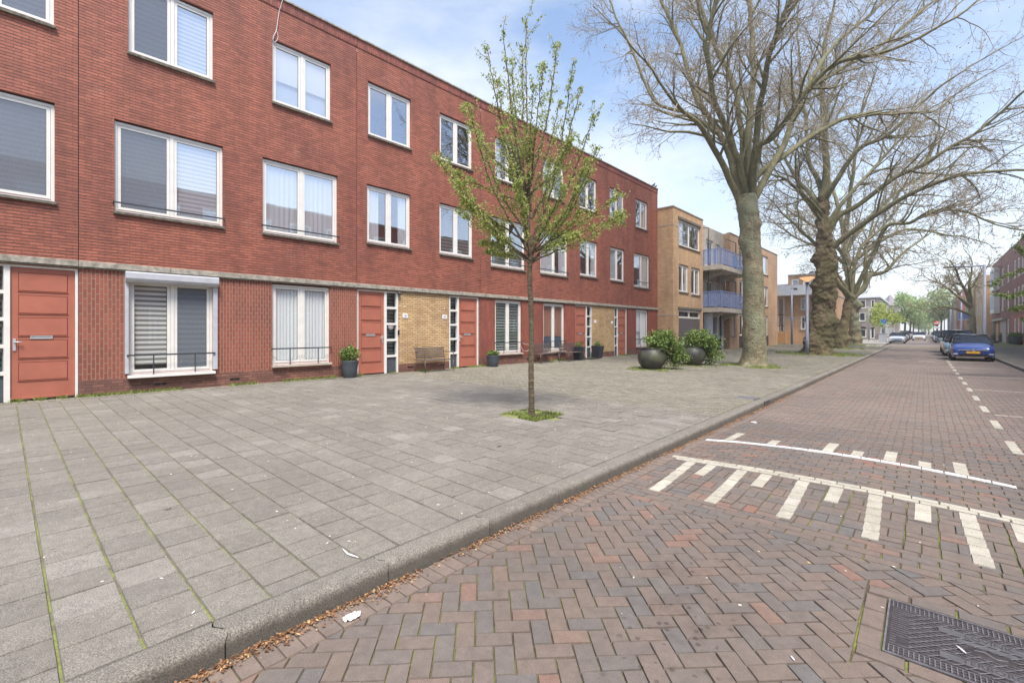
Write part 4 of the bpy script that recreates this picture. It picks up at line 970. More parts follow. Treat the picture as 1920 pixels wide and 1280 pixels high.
def leafm(name, stops, tr=.35):
    t = NT(name); g = t.n('ShaderNodeNewGeometry'); c = t.ramp(g.outputs['Random Per Island'], stops)
    t.l(c, t.b.inputs['Base Color']); t.b.inputs['Roughness'].default_value = .55
    ts = t.n('ShaderNodeBsdfTranslucent', {'Color': c}); mx = t.n('ShaderNodeMixShader', {0: tr, 1: t.b.outputs[0], 2: ts.outputs[0]}); t.l(mx.outputs[0], t.o.inputs[0]); return t.m
M['leafy'] = leafm('spring_leaf', [(0, srgb(122,142,62)), (.4, srgb(154,170,84)), (.75, srgb(184,194,114)), (.93, srgb(202,202,136)), (1, srgb(180,146,112))], .55)
M['bud'] = leafm('plane_bud', [(0, srgb(150,118,96)), (.45, srgb(156,140,98)), (.8, srgb(164,164,98)), (1, srgb(140,116,96))], .3)
M['budy'] = leafm('yellow_bud', [(0, srgb(150,150,60)), (.6, srgb(176,168,84)), (1, srgb(140,110,70))], .4)
M['shrub'] = leafm('shrub_leaf', [(0, srgb(56,80,30)), (.45, srgb(92,118,48)), (.85, srgb(136,158,78)), (1, srgb(184,194,130))], .25)
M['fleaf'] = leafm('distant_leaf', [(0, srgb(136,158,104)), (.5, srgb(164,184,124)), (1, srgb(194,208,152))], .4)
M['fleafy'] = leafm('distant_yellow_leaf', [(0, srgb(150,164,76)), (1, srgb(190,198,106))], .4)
M['grassm'] = leafm('grass_blade', [(0, srgb(92,112,44)), (.5, srgb(124,142,62)), (1, srgb(166,170,98))], .3)

def rvec(r): 
    while True:
        v = Vector((r.uniform(-1, 1), r.uniform(-1, 1), r.uniform(-1, 1)))
        if .05 < v.length < 1: return v.normalized()
def leafq(m, p, r, size, droop=.0, asp=.5):
    d = rvec(r); d.z -= droop; d.normalize(); s = d.cross(rvec(r)).normalized()*size*asp; a = p; b = p+d*size
    m.v.extend((a, p+d*size*.5+s, b, p+d*size*.5-s)); n = len(m.v); m.f.append((n-4, n-3, n-2, n-1)); m.m.append(m.mi); m.sf.append(False)
def catmull(P, n=5):
    out = []
    for i in range(len(P)-1):
        a = P[max(i-1, 0)]; b = P[i]; c = P[i+1]; d = P[min(i+2, len(P)-1)]
        for k in range(n):
            t = k/n; out.append(.5*((2*b)+(c-a)*t+(2*a-5*b+4*c-d)*t*t+(3*b-a-3*c+d)*t**3))
    out.append(P[-1]); return out
def grow(m, tw, bd, p, d, L_, r, lvl, rn, C):
    seg = C['seg'][lvl]; n = max(2, int(L_/seg)); pts = [p.copy()]; rr = [r]; d = d.normalized(); rend = C['rend'][lvl]
    up = C['up'][lvl]
    for i in range(n):
        u = (i+1)/n
        d = (d+rvec(rn)*C['wob'][lvl]+Vector((0, 0, up*(1-C['drp']*u)))).normalized(); p = p+d*L_/n; pts.append(p.copy()); rr.append(max(rend, r*(1-u*.8)))
    (m if lvl < 2 else tw).tube(pts, rr, 6 if lvl == 0 else (4 if lvl == 1 else 3), cap=False)
    kids(m, tw, bd, pts, rr, L_, lvl, rn, C)
def kids(m, tw, bd, pts, rr, L_, lvl, rn, C, start=.22):
    n = len(pts)
    if lvl >= C['max']:
        if bd is not None:
            for k in range(C['buds']):
                q = pts[rn.randrange(n)] if rn.random() < .5 else pts[-1]; leafq(bd, q, rn, C['bsz']*rn.uniform(.6, 1.4), .3)
        return
    nk = int(L_*C['den'][lvl]*rn.uniform(.8, 1.2))+1
    for k in range(nk):
        u = start+(1-start)*((k+rn.random())/nk); f = u*(n-1); i = min(int(f), n-2); q = pts[i].lerp(pts[i+1], f-i)
        t = (pts[i+1]-pts[i]).normalized(); s = rvec(rn); s = (s-t*s.dot(t)).normalized()
        ang = rn.uniform(.45, 1.0); d = t*math.cos(ang)+s*math.sin(ang)
        l2 = C['len'][lvl]*rn.uniform(.55, 1.25)*(1.15-.55*u); r2 = min(rr[i]*.62, C['rmax'][lvl])
        grow(m, tw, bd, q, d, l2, r2, lvl+1, rn, C)
def trunk_mesh(pts, rad, n=28, gnarl=.05, gs=2.2, seed=0, burls=()):
    hi = gnarl > .1; n = 72 if hi else 40; P = catmull([Vector(p) for p in pts], 26 if hi else 14); m = MB(); m.sm = True; k = len(P); off = Vector((seed*7.3, seed*3.1, 0))
    RR = []
    for i in range(k):
        f = i/(k-1)*(len(rad)-1); a = int(min(f, len(rad)-2)); RR.append(rad[a]+(rad[a+1]-rad[a])*(f-a))
    for i, p in enumerate(P):
        for j in range(n):
            t = 2*math.pi*j/n; dr = Vector((math.cos(t), math.sin(t), 0)); q = p+dr*RR[i]
            g = mnoise.noise((q+off)*gs)*gnarl*1.6+mnoise.noise((q+off)*gs*3)*gnarl*.8+mnoise.noise((q+off)*gs*8)*gnarl*.35
            if hi: w3 = (q+off)+Vector((mnoise.noise(q*2.3), mnoise.noise(q*2.3+off), mnoise.noise(q*2.9-off)))*.25; w3.z *= .62; hf = 1 if q.z < 3.6 else max(.3, 1-(q.z-3.6)*.55); g += gnarl*hf*(.24*(.5-mnoise.voronoi(w3*4.2)[0][0])+.36*(.5-mnoise.voronoi(w3*9.5)[0][0])+.36*mnoise.noise(w3*16))
            if i/k < .12: g += RR[i]*.25*(1-i/k/.12)*(.5+.5*math.sin(t*5+seed))
            for bz, bt, br, bs in burls: g += br*math.exp(-((p.z-bz)/bs)**2)*max(0, math.cos(t-bt))**2
            m.v.append(q+dr*g)
    for i in range(k-1):
        for j in range(n): j2 = (j+1) % n; m.f.append((i*n+j, i*n+j2, (i+1)*n+j2, (i+1)*n+j)); m.m.append(0); m.sf.append(True)
    return m, P, RR
def bare_tree(name, label, trunk, trad, limbs, seed, C, mat='plane', gnarl=.05, gs=2.2, burls=(), group='bare plane trees along the square', extra=(), mats=None, budm='bud'):
    rn = random.Random(seed); base = trunk[0]
    root = empty(name, base, 0, label, 'tree', group)
    inv = -Vector(base)
    m, P, RR = trunk_mesh(trunk, trad, gnarl=gnarl, gs=gs, seed=seed, burls=burls)
    m.v = [v+inv for v in m.v]; m.build('trunk', M[mat], root)
    b = MB(); tw = MB(); bd = MB()
    for pts, r0, r1 in limbs:
        q = catmull([Vector(p) for p in pts], 5); n = len(q); jit = [mnoise.noise(v*.9+Vector((seed, 0, 0)))*.10 for v in q]
        q = [v+Vector((jit[i], jit[i]*.7, jit[i]*.5))*(0 if i == 0 else 1) for i, v in enumerate(q)]
        rr = [r0+(r1-r0)*(i/(n-1))**.8 for i in range(n)]; L_ = sum((q[i+1]-q[i]).length for i in range(n-1))
        b.tube(q, rr, 10, cap=False); kids(b, tw, bd, q, rr, L_, 0, rn, C, .40)
        d = (q[-1]-q[-2]).normalized(); grow(b, tw, bd, q[-1], d, C['len'][0]*1.3, r1, 1, rn, C)
    for f, l0, cnt in extra:                       # free limbs from the fork, for depth
        for k in range(cnt):
            t = rn.uniform(0, 6.28); d = Vector((math.cos(t)*.75, math.sin(t)*.75, rn.uniform(.45, 1.3))); grow(b, tw, bd, Vector(f), d, l0*rn.uniform(.7, 1.1), .11, 0, rn, C)
    for x in (b, tw, bd): x.v = [v+inv for v in x.v]
    b.build('branches', M['branch'], root); tw.mi = 1; tw.add(bd.v, bd.f); tw.build('crown', [M['twig'], M[budm]], root)
    return root
CB = dict(seg=[.5, .34, .22, .14, .1], rend=[.026, .011, .0062, .0045, .0038], up=[.10, .06, .02, -.02, -.03], wob=[.14, .2, .24, .28, .35], drp=.9, den=[1.45, 2.4, 3.2, 3.1], len=[3.3, 1.7, .8, .38], rmax=[.06, .024, .010, .0055], max=4, buds=2, bsz=.040)
def LP(T, *px):                                   # limb through photo points at depth T, drifting by the third value
    return [at(x, y, T+(z[0] if z else 0)) for x, y, *z in px]
T = 19.3
p1 = at(1415, 620, T)
tr1 = [(p1.x-.02, p1.y, gz(p1.x)-.05), (p1.x-.02, p1.y, .75), at(1413, 560, T), at(1410, 480, T), at(1404, 420, T), at(1402, 388, T), at(1402, 366, T)]
limbs1 = [
 (LP(T, (1392,388), (1386,372,.0), (1364,322,-.4), (1342,280,-.9), (1315,242,-1.6), (1290,215,-2.2), (1262,190,-2.8)), .17, .06),
 (LP(T, (1396,378), (1395,355,.3), (1382,325,.7), (1347,245,1.4), (1303,175,2.1), (1277,87,2.8), (1237,0,3.5)), .20, .07),
 (LP(T, (1399,375), (1399,352,-.1), (1369,262,-.7), (1338,175,-1.3), (1325,87,-2.0), (1345,-20,-2.6)), .17, .07),
 (LP(T, (1402,380), (1404,350,.1), (1401,262,.2), (1408,197,.5), (1412,109,.9), (1406,0,1.2), (1400,-90,1.3)), .21, .08),
 (LP(T, (1408,380), (1412,345,-.3), (1417,280,-.9), (1452,254,-1.4), (1517,166,-2.2), (1570,118,-2.8), (1649,100,-3.4)), .16, .06),
 (LP(T, (1410,382), (1417,335,.5), (1474,289,1.2), (1539,245,1.9), (1596,219,2.4), (1684,212,3.0), (1745,210,3.4)), .17, .06),
 (LP(T, (1412,385), (1417,368,.0), (1447,315,.5), (1482,245,1.3), (1500,188,1.9), (1552,144,2.6), (1649,87,3.4), (1736,13,4.2)), .18, .07),
 (LP(T, (1404,372), (1425,200,-1.0), (1450,80,-1.9), (1500,-40,-2.8)), .15, .07),
 (LP(T, (1400,372), (1380,180,1.0), (1330,60,2.4), (1290,-60,3.4)), .15, .07),
 (LP(T, (1345,250), (1290,215,.4), (1230,190,.9), (1190,110,1.5), (1150,20,2.)), .09, .04),
 (LP(T, (1500,188), (1560,90,1.5), (1640,20,2.5), (1700,-50,3.5)), .10, .05)]
bare_tree('plane_tree', 'nearest thick plane tree, smooth pale trunk with a faint white chalk letter A', tr1, [.58, .46, .41, .375, .37, .40, .33], limbs1, 11, CB, gnarl=.035, gs=1.6,
    burls=((5.4, 3.6, .12, .25), (6.1, .3, .12, .2), (7.1, 3.2, .1, .2), (6.6, 5.5, .1, .25)), extra=((at(1402, 375, T), 6., 2),))
CB2 = dict(CB); CB2['den'] = [1.25, 1.9, 2.4, 2.1]; CB2['rend'] = [.03, .014, .0085, .0065, .0055]; CB2['bsz'] = .055; CB2['len'] = [4.2, 2.1, .9, .42]; CB2['rmax'] = [.06, .028, .013, .008]; CB2['up'] = [.06, .03, -.02, -.05, -.05]
T = 29.1
p2 = at(1531, 620, T)
tr2 = [(p2.x, p2.y, gz(p2.x)-.05), at(1534, 640, T), at(1542, 600, T), at(1546, 560, T), at(1549, 520, T), at(1548, 480, T), at(1545, 440, T), at(1541, 370, T)]
limbs2 = [
 (LP(T, (1541,372), (1533,336,.5), (1516,303,1.), (1511,218,1.6), (1500,150,2.)), .2, .08),
 (LP(T, (1541,372), (1549,314,-.2), (1544,232,-.5), (1541,190,-.8), (1545,90,-1.)), .26, .1),
 (LP(T, (1543,380), (1560,352,-.6), (1609,281,-1.6), (1664,254,-2.6), (1720,200,-3.4)), .2, .07),
 (LP(T, (1538,385), (1500,345,.6), (1470,290,1.4), (1440,240,2.2)), .16, .06),
 (LP(T, (1546,478), (1572,455,-.4), (1609,426,-1.2), (1664,388,-2.2), (1719,358,-3.2), (1801,328,-4.4), (1869,322,-5.2)), .22, .07),
 (LP(T, (1547,470), (1568,410,-.3), (1609,385,-.9), (1678,333,-2.), (1732,309,-2.8), (1787,273,-3.6), (1828,251,-4.2), (1883,205,-5.)), .2, .06),
 (LP(T, (1545,430), (1580,380,.6), (1625,330,1.6), (1680,270,2.6), (1740,220,3.6)), .16, .06),
 (LP(T, (1543,400), (1520,380,-.8), (1480,340,-2.), (1450,330,-3.)), .14, .05),
 (LP(T, (1546,470), (1520,450,.8), (1490,420,1.6), (1465,400,2.4)), .13, .05)]
bare_tree('plane_tree', 'broad gnarled plane tree with lumpy brown bark, right beside the lit lamp post', tr2, [.86, .78, .64, .60, .56, .58, .42, .30], limbs2, 12, CB2, 'plane2', gnarl=.115, gs=1.5,
    burls=((4.6, 3.3, .25, .35), (1.9, .2, .2, .5), (2.4, 3.4, .22, .5), (6.2, 3.3, .2, .3)), extra=((at(1544, 420, T), 6.5, 2),))
T = 38.9
p3 = at(1577, 620, T)
tr3 = [(p3.x, p3.y, gz(p3.x)-.05), (p3.x-.05, p3.y, .8), at(1581, 612, T), at(1586, 592, T), at(1590, 570, T), at(1594, 556, T)]
CB3 = dict(CB2); CB3['den'] = [1.2, 1.7, 2.2, 1.8]; CB3['rend'] = [.04, .024, .015, .012, .010]; CB3['rmax'] = [.08, .04, .02, .013]; CB3['bsz'] = .08
limbs3 = [
 (LP(T, (1594,560), (1606,550,.2), (1619,541,.5), (1629,518,.9), (1643,514,1.), (1664,506,1.6), (1692,475,2.4), (1740,440,3.4)), .34, .07),
 (LP(T, (1594,560), (1583,545,-.3), (1569,530,-.6), (1562,510,-.9), (1563,480,-1.2), (1550,440,-1.6)), .3, .1),
 (LP(T, (1622,535,.6), (1625,505,.7), (1623,480,.9), (1629,450,1.1), (1640,400,1.5)), .2, .07),
 (LP(T, (1600,552), (1640,470,-1.), (1664,423,-1.8), (1705,418,-2.6), (1746,396,-3.4), (1801,396,-4.4), (1855,415,-5.4)), .2, .06),
 (LP(T, (1596,552), (1610,470,.6), (1650,430,1.2), (1700,370,2.)), .18, .06)]
bare_tree('plane_tree', 'slender leaning plane tree with a forked trunk and a swollen burl at its foot', tr3, [.44, .46, .36, .30, .30, .34], limbs3, 13, CB3, 'plane2', gnarl=.06, gs=2.2,
    burls=((1.0, .3, .30, .3), (1.7, 2.6, .16, .3), (.35, 3.2, .15, .25)), extra=((at(1594, 548, T), 5, 2),))
T = 47.6
p4 = at(1603, 620, T)
tr4 = [(p4.x, p4.y, gz(p4.x)-.05), (p4.x-.02, p4.y, 1.3), at(1600, 590, T), at(1597, 560, T), at(1592, 520, T), at(1586, 480, T), at(1584, 445, T)]
CB4 = dict(CB3); CB4['den'] = [1.0, 1.5, 1.8, 1.4]; CB4['bsz'] = .10
limbs4 = [
 (LP(T, (1584,448), (1575,400,1.), (1560,350,2.), (1540,280,3.)), .3, .1), (LP(T, (1584,448), (1590,390,-1.), (1600,320,-2.), (1610,240,-3.)), .3, .1),
 (LP(T, (1586,470), (1620,420,.6), (1670,370,1.8), (1730,330,3.), (1790,310,4.)), .26, .08), (LP(T, (1588,490), (1560,450,-.6), (1520,420,-1.6), (1485,400,-2.6)), .22, .07),
 (LP(T, (1590,500), (1640,460,-1.), (1700,430,-2.), (1770,440,-3.5)), .24, .08), (LP(T, (1590,500), (1550,470,1.), (1500,450,2.), (1470,430,3)), .2, .07)]
bare_tree('plane_tree', 'last thick plane tree of the row, tapering trunk with a single side knob', tr4, [.64, .54, .44, .42, .38, .36, .32], limbs4, 14, CB4, 'plane', gnarl=.09, gs=2.0, burls=((4.3, .3, .5, .4),), extra=((at(1586, 480, T), 6, 2),), budm='budy')
# bare tree on the right
T = 56.
tr5 = [(5.2, 79, .1), at(1824, 612, T), at(1823, 590, T), at(1820, 572, T)]; tr5[0] = (tr5[1].x, tr5[1].y, .1)
l5 = [(LP(T, (1821,578), (1806,565,.5), (1795,545,1.), (1785,520,2.)), .3, .08), (LP(T, (1820,575), (1812,550,-.5), (1800,525,-1.), (1790,500,-2)), .26, .08), (LP(T, (1820,574), (1822,550,1.), (1830,525,2.), (1850,500,3)), .26, .08), (LP(T, (1820,574), (1818,540,-.8), (1822,510,-1.)), .24, .08), (LP(T, (1818,590), (1800,582,0), (1775,575,.5), (1755,578,1)), .2, .06), (LP(T, (1819,575), (1795,555,-1), (1770,535,-2), (1745,525,-3)), .2, .06)]
CB5 = dict(CB4); CB5['len'] = [2.4, 1.3, .6, .4]; CB5['max'] = 3; CB5['den'] = [1.6, 2.2, 2.2, 1.2]; CB5['rend'] = [.05, .03, .022, .018, .014]
bare_tree('street_tree', 'bare pollarded street tree on the right, behind the parked blue car', tr5, [.34, .28, .27, .3], l5, 15, CB5, 'plane', group='street trees on the right')

# ------------------------------------------------------------------ young leafy tree
def young():
    rn = random.Random(5); T = 8.09; b = at(997, 700, T); b0 = Vector((b.x, b.y, gz(b.x)-.02))
    root = empty('young_tree', b0, 0, 'young street tree with fresh green leaves standing alone in the slab pavement', 'tree')
    tr = MB(); fork = at(994, 492, T); P = catmull([b0, at(996, 700, T), at(996.5, 600, T), at(993, 520, T), fork], 14); n = len(P); m = MB(); m.sm = True; N = 16
    for i, p in enumerate(P):
        r = .052-.012*i/n+(.016*(1-i/4) if i < 4 else 0)
        for j in range(N):
            t = 6.2832*j/N; q = p+Vector((math.cos(t), math.sin(t), 0))*r*(1+.12*mnoise.noise(Vector((math.cos(t), math.sin(t), p.z*9)))+.05*math.sin(p.z*55)); m.v.append(q-b0)
    for i in range(n-1):
        for j in range(N): m.f.append((i*N+j, i*N+(j+1) % N, (i+1)*N+(j+1) % N, (i+1)*N+j)); m.m.append(0); m.sf.append(True)
    m.build('trunk', M['cherry'], root)
    tips = [(912,88,.2),(943,62,-.3),(986,38,0),(1046,82,.4),(1076,112,-.2),(1089,168,.3),(1114,215,-.4),(1122,275,.2),(1108,322,.6),(876,195,-.3),(870,200,.5),(826,288,.1),(822,300,-.5),(848,322,.4),(870,375,-.4),(858,392,.2),(902,452,.1),(1170,408,.1),(1162,362,.3),(1168,402,-.5),(1090,395,.3),(930,150,.8),(960,110,1.),(1020,120,-.9),(1050,190,1.1),(900,250,1.),(1070,260,-1.),(1000,160,-.5),(980,90,.6),(940,240,-1.1),(1100,300,-.8),(860,340,-.9),(1030,300,1.3),(960,300,1.2),(970,340,-1.3),(1060,350,-1.2), (912,470,.5),(1085,440,-.6)]
    br = MB(); lf = MB()
    def leaves(p, k, s=.062):
        for _ in range(k):
            q = p+rvec(rn)*.045; leafq(lf, q, rn, s*rn.uniform(.6, 1.25), .9, .3)
    for tx, ty, tz in tips:
        e = at(tx, ty, T+tz*.75); st = at(994+rn.uniform(-2, 2), 496-rn.uniform(0, 1)**1.4*min(170, 480-ty)*.9 if ty < 330 else 495-rn.uniform(0, 25), T+rn.uniform(-.02, .02)*1.)
        low = ty > 300
        mid = st.lerp(e, .5)+Vector((0, 0, -.10 if not low else .05)) + (e-st).cross(Vector((0,0,1))).normalized()*rn.uniform(-.06, .06)
        out_ = Vector((e.x-st.x, e.y-st.y, 0))*.10
        mid = mid+out_
        c = catmull([st, mid, e], 12); L_ = (e-st).length; n = len(c)
        c = [q+rvec(rn)*.012 for q in c]; rr = [max(.004, .020*min(1.3, L_/2)*(1-.85*i/n)) for i in range(n)]; br.tube(c, rr, 6, cap=False)
        for i in range(3, n):
            u = i/n
            if u > .2: leaves(c[i], 6, .05)
            if u > .2 and i < n-1 and rn.random() < .75:
                d = (c[i+1]-c[i]).normalized(); s = rvec(rn); s = (s-d*s.dot(d)).normalized(); l = rn.uniform(.12, .42)*(1.15-u*.75)*L_/1.6; dd = (d*.75+s*.65+Vector((0, 0, .15))).normalized(); q = c[i]; pts = [q]
                for k in range(6): dd = (dd+rvec(rn)*.18+Vector((0, 0, .03))).normalized(); q = q+dd*l/6; pts.append(q); leaves(q, 5, .046)
                br.tube(pts, [.006, .005, .0045, .004, .0035, .003, .003], 4, cap=False)
        leaves(e, 14, .055)
    for x in (br, lf): x.v = [v-b0 for v in x.v]
    br.build('branches', M['cherry'], root); lf.build('leaves', M['leafy'], root)
young()

# ------------------------------------------------------------------ leafy blobs: shrubs, far trees
def clump(m, c, R3, n, size, rn, droop=.2, hollow=.55, lump=.35, asp=.5):
    o = Vector((rn.uniform(0, 50), rn.uniform(0, 50), 0))
    for _ in range(n):
        d = rvec(rn); k = hollow+(1-hollow)*rn.random()**.6; k *= 1+lump*mnoise.noise(d*2.2+o)*1.6
        p = Vector((c[0]+d.x*R3[0]*k, c[1]+d.y*R3[1]*k, c[2]+d.z*R3[2]*k)); leafq(m, p, rn, size*rn.uniform(.6, 1.3), droop, asp)
def leafy_tree(px, pyb, Y, crown, h, label, mat='fleaf', seed=0, n=2600, group='leafy trees at the far end of the street', x=None):
    rn = random.Random(seed); d = ray(px); X = d[0]/d[1]*Y if x is None else x
    root = empty('leafy_tree', (X, Y, .1), 0, label, 'tree', group)
    m = MB(); m.tube([(0, 0, -.1), (.1, 0, h*.3), (.0, .1, h*.62)], [.2, .16, .08], 8)
    for k in range(6): t = rn.uniform(0, 6.28); m.tube([(.05, 0, h*.3+k*.25), (math.cos(t)*crown*.3, math.sin(t)*crown*.3, h*.5+k*.2), (math.cos(t)*crown*.6, math.sin(t)*crown*.6, h*.68)], [.09, .06, .03], 5)
    m.build('trunk', M['branch'], root)
    l = MB()
    for k in range(9):
        t = rn.uniform(0, 6.28); rr = rn.uniform(.1, .62)*crown; z = h*rn.uniform(.42, .86); s = crown*rn.uniform(.3, .5)
        clump(l, (math.cos(t)*rr, math.sin(t)*rr, z), (s, s, s*.9), n//9, .22*crown/3.0*1.1, rn, .2, .3, .5)
    l.build('crown', M[mat], root)
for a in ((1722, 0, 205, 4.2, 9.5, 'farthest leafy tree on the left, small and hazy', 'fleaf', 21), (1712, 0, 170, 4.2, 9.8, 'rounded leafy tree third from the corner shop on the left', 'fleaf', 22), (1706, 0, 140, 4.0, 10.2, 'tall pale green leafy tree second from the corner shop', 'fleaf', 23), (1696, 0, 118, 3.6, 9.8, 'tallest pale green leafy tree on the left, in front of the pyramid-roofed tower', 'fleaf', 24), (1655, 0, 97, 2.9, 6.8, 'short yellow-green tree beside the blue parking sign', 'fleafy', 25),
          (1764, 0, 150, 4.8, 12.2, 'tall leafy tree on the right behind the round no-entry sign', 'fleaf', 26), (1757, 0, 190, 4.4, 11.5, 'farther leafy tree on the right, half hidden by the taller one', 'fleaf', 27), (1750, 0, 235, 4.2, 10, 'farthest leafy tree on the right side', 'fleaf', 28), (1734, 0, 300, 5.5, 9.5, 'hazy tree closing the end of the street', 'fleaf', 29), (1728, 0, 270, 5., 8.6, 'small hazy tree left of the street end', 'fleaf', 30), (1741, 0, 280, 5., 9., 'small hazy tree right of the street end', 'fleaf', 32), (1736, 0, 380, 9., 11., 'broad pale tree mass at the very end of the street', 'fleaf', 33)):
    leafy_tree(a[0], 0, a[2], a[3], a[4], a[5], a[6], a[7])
# branch reaching in from the right edge (tree just outside the frame)
rn = random.Random(44)
rt = empty('street_tree', (6.3, 20.5, .2), 0, 'leafy green branches reaching in from a tree outside the right picture edge', 'tree', 'street trees on the right')
def rloc(v): return Vector(v)-Vector((6.3, 20.5, .2))
m = MB(); m.tube([(0, 0, -.2), (0, 0, 1.5), (.05, 0, 3.2)], [.14, .12, .09], 8); m.build('trunk', M['cherry'], rt)
b = MB(); l = MB(); T0 = 15.5
for pts in ([(2010,560),(1970,520),(1930,505),(1890,515),(1862,535)], [(2010,560),(1960,545),(1920,548),(1895,556),(1872,552)], [(2000,600),(1950,560),(1915,575),(1895,580)], [(2010,540),(1960,500),(1930,480),(1905,462)], [(2010,520),(1960,470),(1915,440)], [(2000,560),(1960,590),(1920,600)]):
    c = catmull([at(x, y, T0) for x, y in pts], 8); b.tube([rloc(q) for q in c], [.03*(1-i/len(c))+.004 for i in range(len(c))], 5)
    for i, q in enumerate(c[6:]):
        for k in range(5):
            d = rvec(rn); d.z *= .5; e = q+d*.22; b.tube([rloc(q), rloc(q.lerp(e, .6)+Vector((0, 0, .02))), rloc(e)], [.004, .003, .002], 3)
            for _ in range(5): leafq(l, rloc(q.lerp(e, rn.random())), rn, .06, .6, .35)
fk = Vector((.05, 0, 3.1)); b.tube([fk, rloc(at(2010, 560, T0))], [.07, .03], 6)
for k in range(14):
    t = rn.uniform(-1.2, 1.9); c = [fk, fk+Vector((math.cos(t)*.6, math.sin(t)*.6, .6)), fk+Vector((math.cos(t)*1.2, math.sin(t)*1.2, rn.uniform(.7, 2.0)))]; b.tube(c, [.04, .02, .006], 5)
    for _ in range(70): leafq(l, c[1].lerp(c[2], rn.random())+rvec(rn)*.3, rn, .07, .6, .35)
b.build('branches', M['cherry'], rt); l.build('leaves', M['shrub'], rt)
# ------------------------------------------------------------------ planters, benches and small things on the square
def shrub(par, c, R3, n, size, seed, mat='shrub', name='shrub', **k):
    m = MB(); clump(m, c, R3, n, size, random.Random(seed), **k)
    rr = random.Random(seed+1)
    for _ in range(14): d = rvec(rr); d.z = abs(d.z)*.6; e = Vector(c)+Vector((d.x*R3[0], d.y*R3[1], d.z*R3[2]))*.8; m.tube([(c[0]*.4, c[1]*.4, c[2]-R3[2]*.8), Vector(c).lerp(e, .5), e], [.012, .008, .004], 4)
    return m.build(name, M[mat], par)
def pot_round(x, y, label, group, seed, R_=.24, Hh=.46, fol=(.2, .2, .2), n=500, mat='shrub', leaf=.055, z=None):
    r = empty('plant_pot', (x, y, gz(x)-.002 if z is None else z), 0, label, 'plant pot', group)
    m = MB(); m.lathe([(0, 0), (R_*.62, 0), (R_*.68, .02), (R_*.86, Hh*.5), (R_*.97, Hh*.92), (R_, Hh*.96), (R_, Hh), (R_*.9, Hh), (R_*.88, Hh*.93), (0, Hh*.92)], n=28); m.build('pot', M['potg'], r)
    m = MB(); m.lathe([(R_*.87, 0), (0, .015)], (0, 0, Hh*.925), 16); m.build('soil', M['soil'], r)
    shrub(r, (0, 0, Hh+fol[2]*.75), fol, n, leaf, seed, mat); return r
def pot_square(x, y, rz, label, group, seed, W=.24, Hh=.62):
    r = empty('plant_pot', (x, y, gz(x)), rz, label, 'plant pot', group)
    m = MB(); b, t = W*.68, W
    for s0_, z0_, s1_, z1_ in ((b, 0, t, Hh), (t, Hh, t-.02, Hh+.001), (t-.02, Hh, t-.03, Hh-.05)):
        vs = [(s0_*a, s0_*c, z0_) for a, c in ((-1,-1), (1,-1), (1,1), (-1,1))]+[(s1_*a, s1_*c, z1_) for a, c in ((-1,-1), (1,-1), (1,1), (-1,1))]
        m.add(vs, [(i, (i+1) % 4, 4+(i+1) % 4, 4+i) for i in range(4)])
    q = W-.03; m.add([(-q, -q, Hh-.05), (q, -q, Hh-.05), (q, q, Hh-.05), (-q, q, Hh-.05)], [(0, 1, 2, 3)]); m.build('pot', M['potd'], r)
    shrub(r, (0, 0, Hh+.08), (.17, .17, .14), 260, .05, seed); return r
p = FP(6.62, .33); pot_round(p.x, p.y, 'round slate-grey pot with a bushy evergreen left of the door by number 16', 'round grey pots at the doors', 1, .255, .50, (.27, .27, .24), 900)
p = FP(12.42, .45); pot_round(p.x, p.y, 'round slate-grey pot with low red-green plant beside the door by number 18', 'round grey pots at the doors', 2, .27, .44, (.22, .22, .10), 420)
p = FP(18.08, .50); pot_square(p.x, p.y, R(90)-fa, 'tall tapering square planter left of the far salmon doors, behind the bench legs', 'tall square planters', 3)
p = FP(19.95, .36); pot_square(p.x, p.y, R(90)-fa, 'tall tapering square planter with pale leaves between the far door and the yellow panel', 'tall square planters', 4)
p = FP(19.15, .45); m = MB(); m.rbox(-.45, -.28, 0, .45, .28, .015, .004); o = m.build('doormat', M['rubber'], None, (p.x, p.y, gz(p.x)+.002)); o.rotation_euler = (0, 0, R(90)-fa); tag(o, 'black doormat in front of the far salmon door', 'doormat')
M['benchm'] = plain('brown_grey_bench_paint', srgb(92,82,80), .5, var=.12)
def bench(s, off, label, W=1.18, lean=1):
    # local x along, y toward the wall is the back
    p = FP(s, off); r = empty('garden_bench', (p.x, p.y, gz(p.x)), R(90)-fa, label, 'bench', 'slatted metal benches along the terrace')
    h = W/2
    for sx in (-1, 1):
        x = sx*h; rad = .0125
        for nm, pts in (('leg', [(x*1.02, -.30, 0), (x, -.26, .40)]), ('leg', [(x*1.03, .30, 0), (x, .20, .40)])):
            m = MB(); m.tube(pts, rad, 8); m.build(nm, M['benchm'], r)
        m = MB(); m.tube(catmull([Vector(q) for q in ((x, -.26, .40), (x*1.03, -.27, .58), (x*1.03, -.20, .64), (x, .22, .66))], 5), rad, 8); m.build('armrest', M['benchm'], r)
    m = MB(); m.tube([(-h, -.26, .40), (h, -.26, .40), (h, .20, .39), (-h, .20, .39), (-h, -.26, .40)], .012, 8)
    m.tube(catmull([Vector(q) for q in ((-h, .20, .39), (-h, .26, .72), (-h+.04, .28, .80), (h-.04, .28, .80), (h, .26, .72), (h, .20, .39))], 4), .012, 8)
    m.build('frame', M['benchm'], r)
    m = MB()
    for k in range(6): y = -.235+k*.075; m.rbox(-h+.01, y, .402, h-.01, y+.058, .412, .002)
    m.build('seat', M['benchm'], r)
    m = MB()
    for k in range(5):
        z = .47+k*.066; y = .205+(z-.4)*.19; m.box(-h+.012, y, z, h-.012, y+.008, z+.048)
    m.box(-.012, .19, .40, .012, .205, .46); m.build('backrest', M['benchm'], r)
    return r
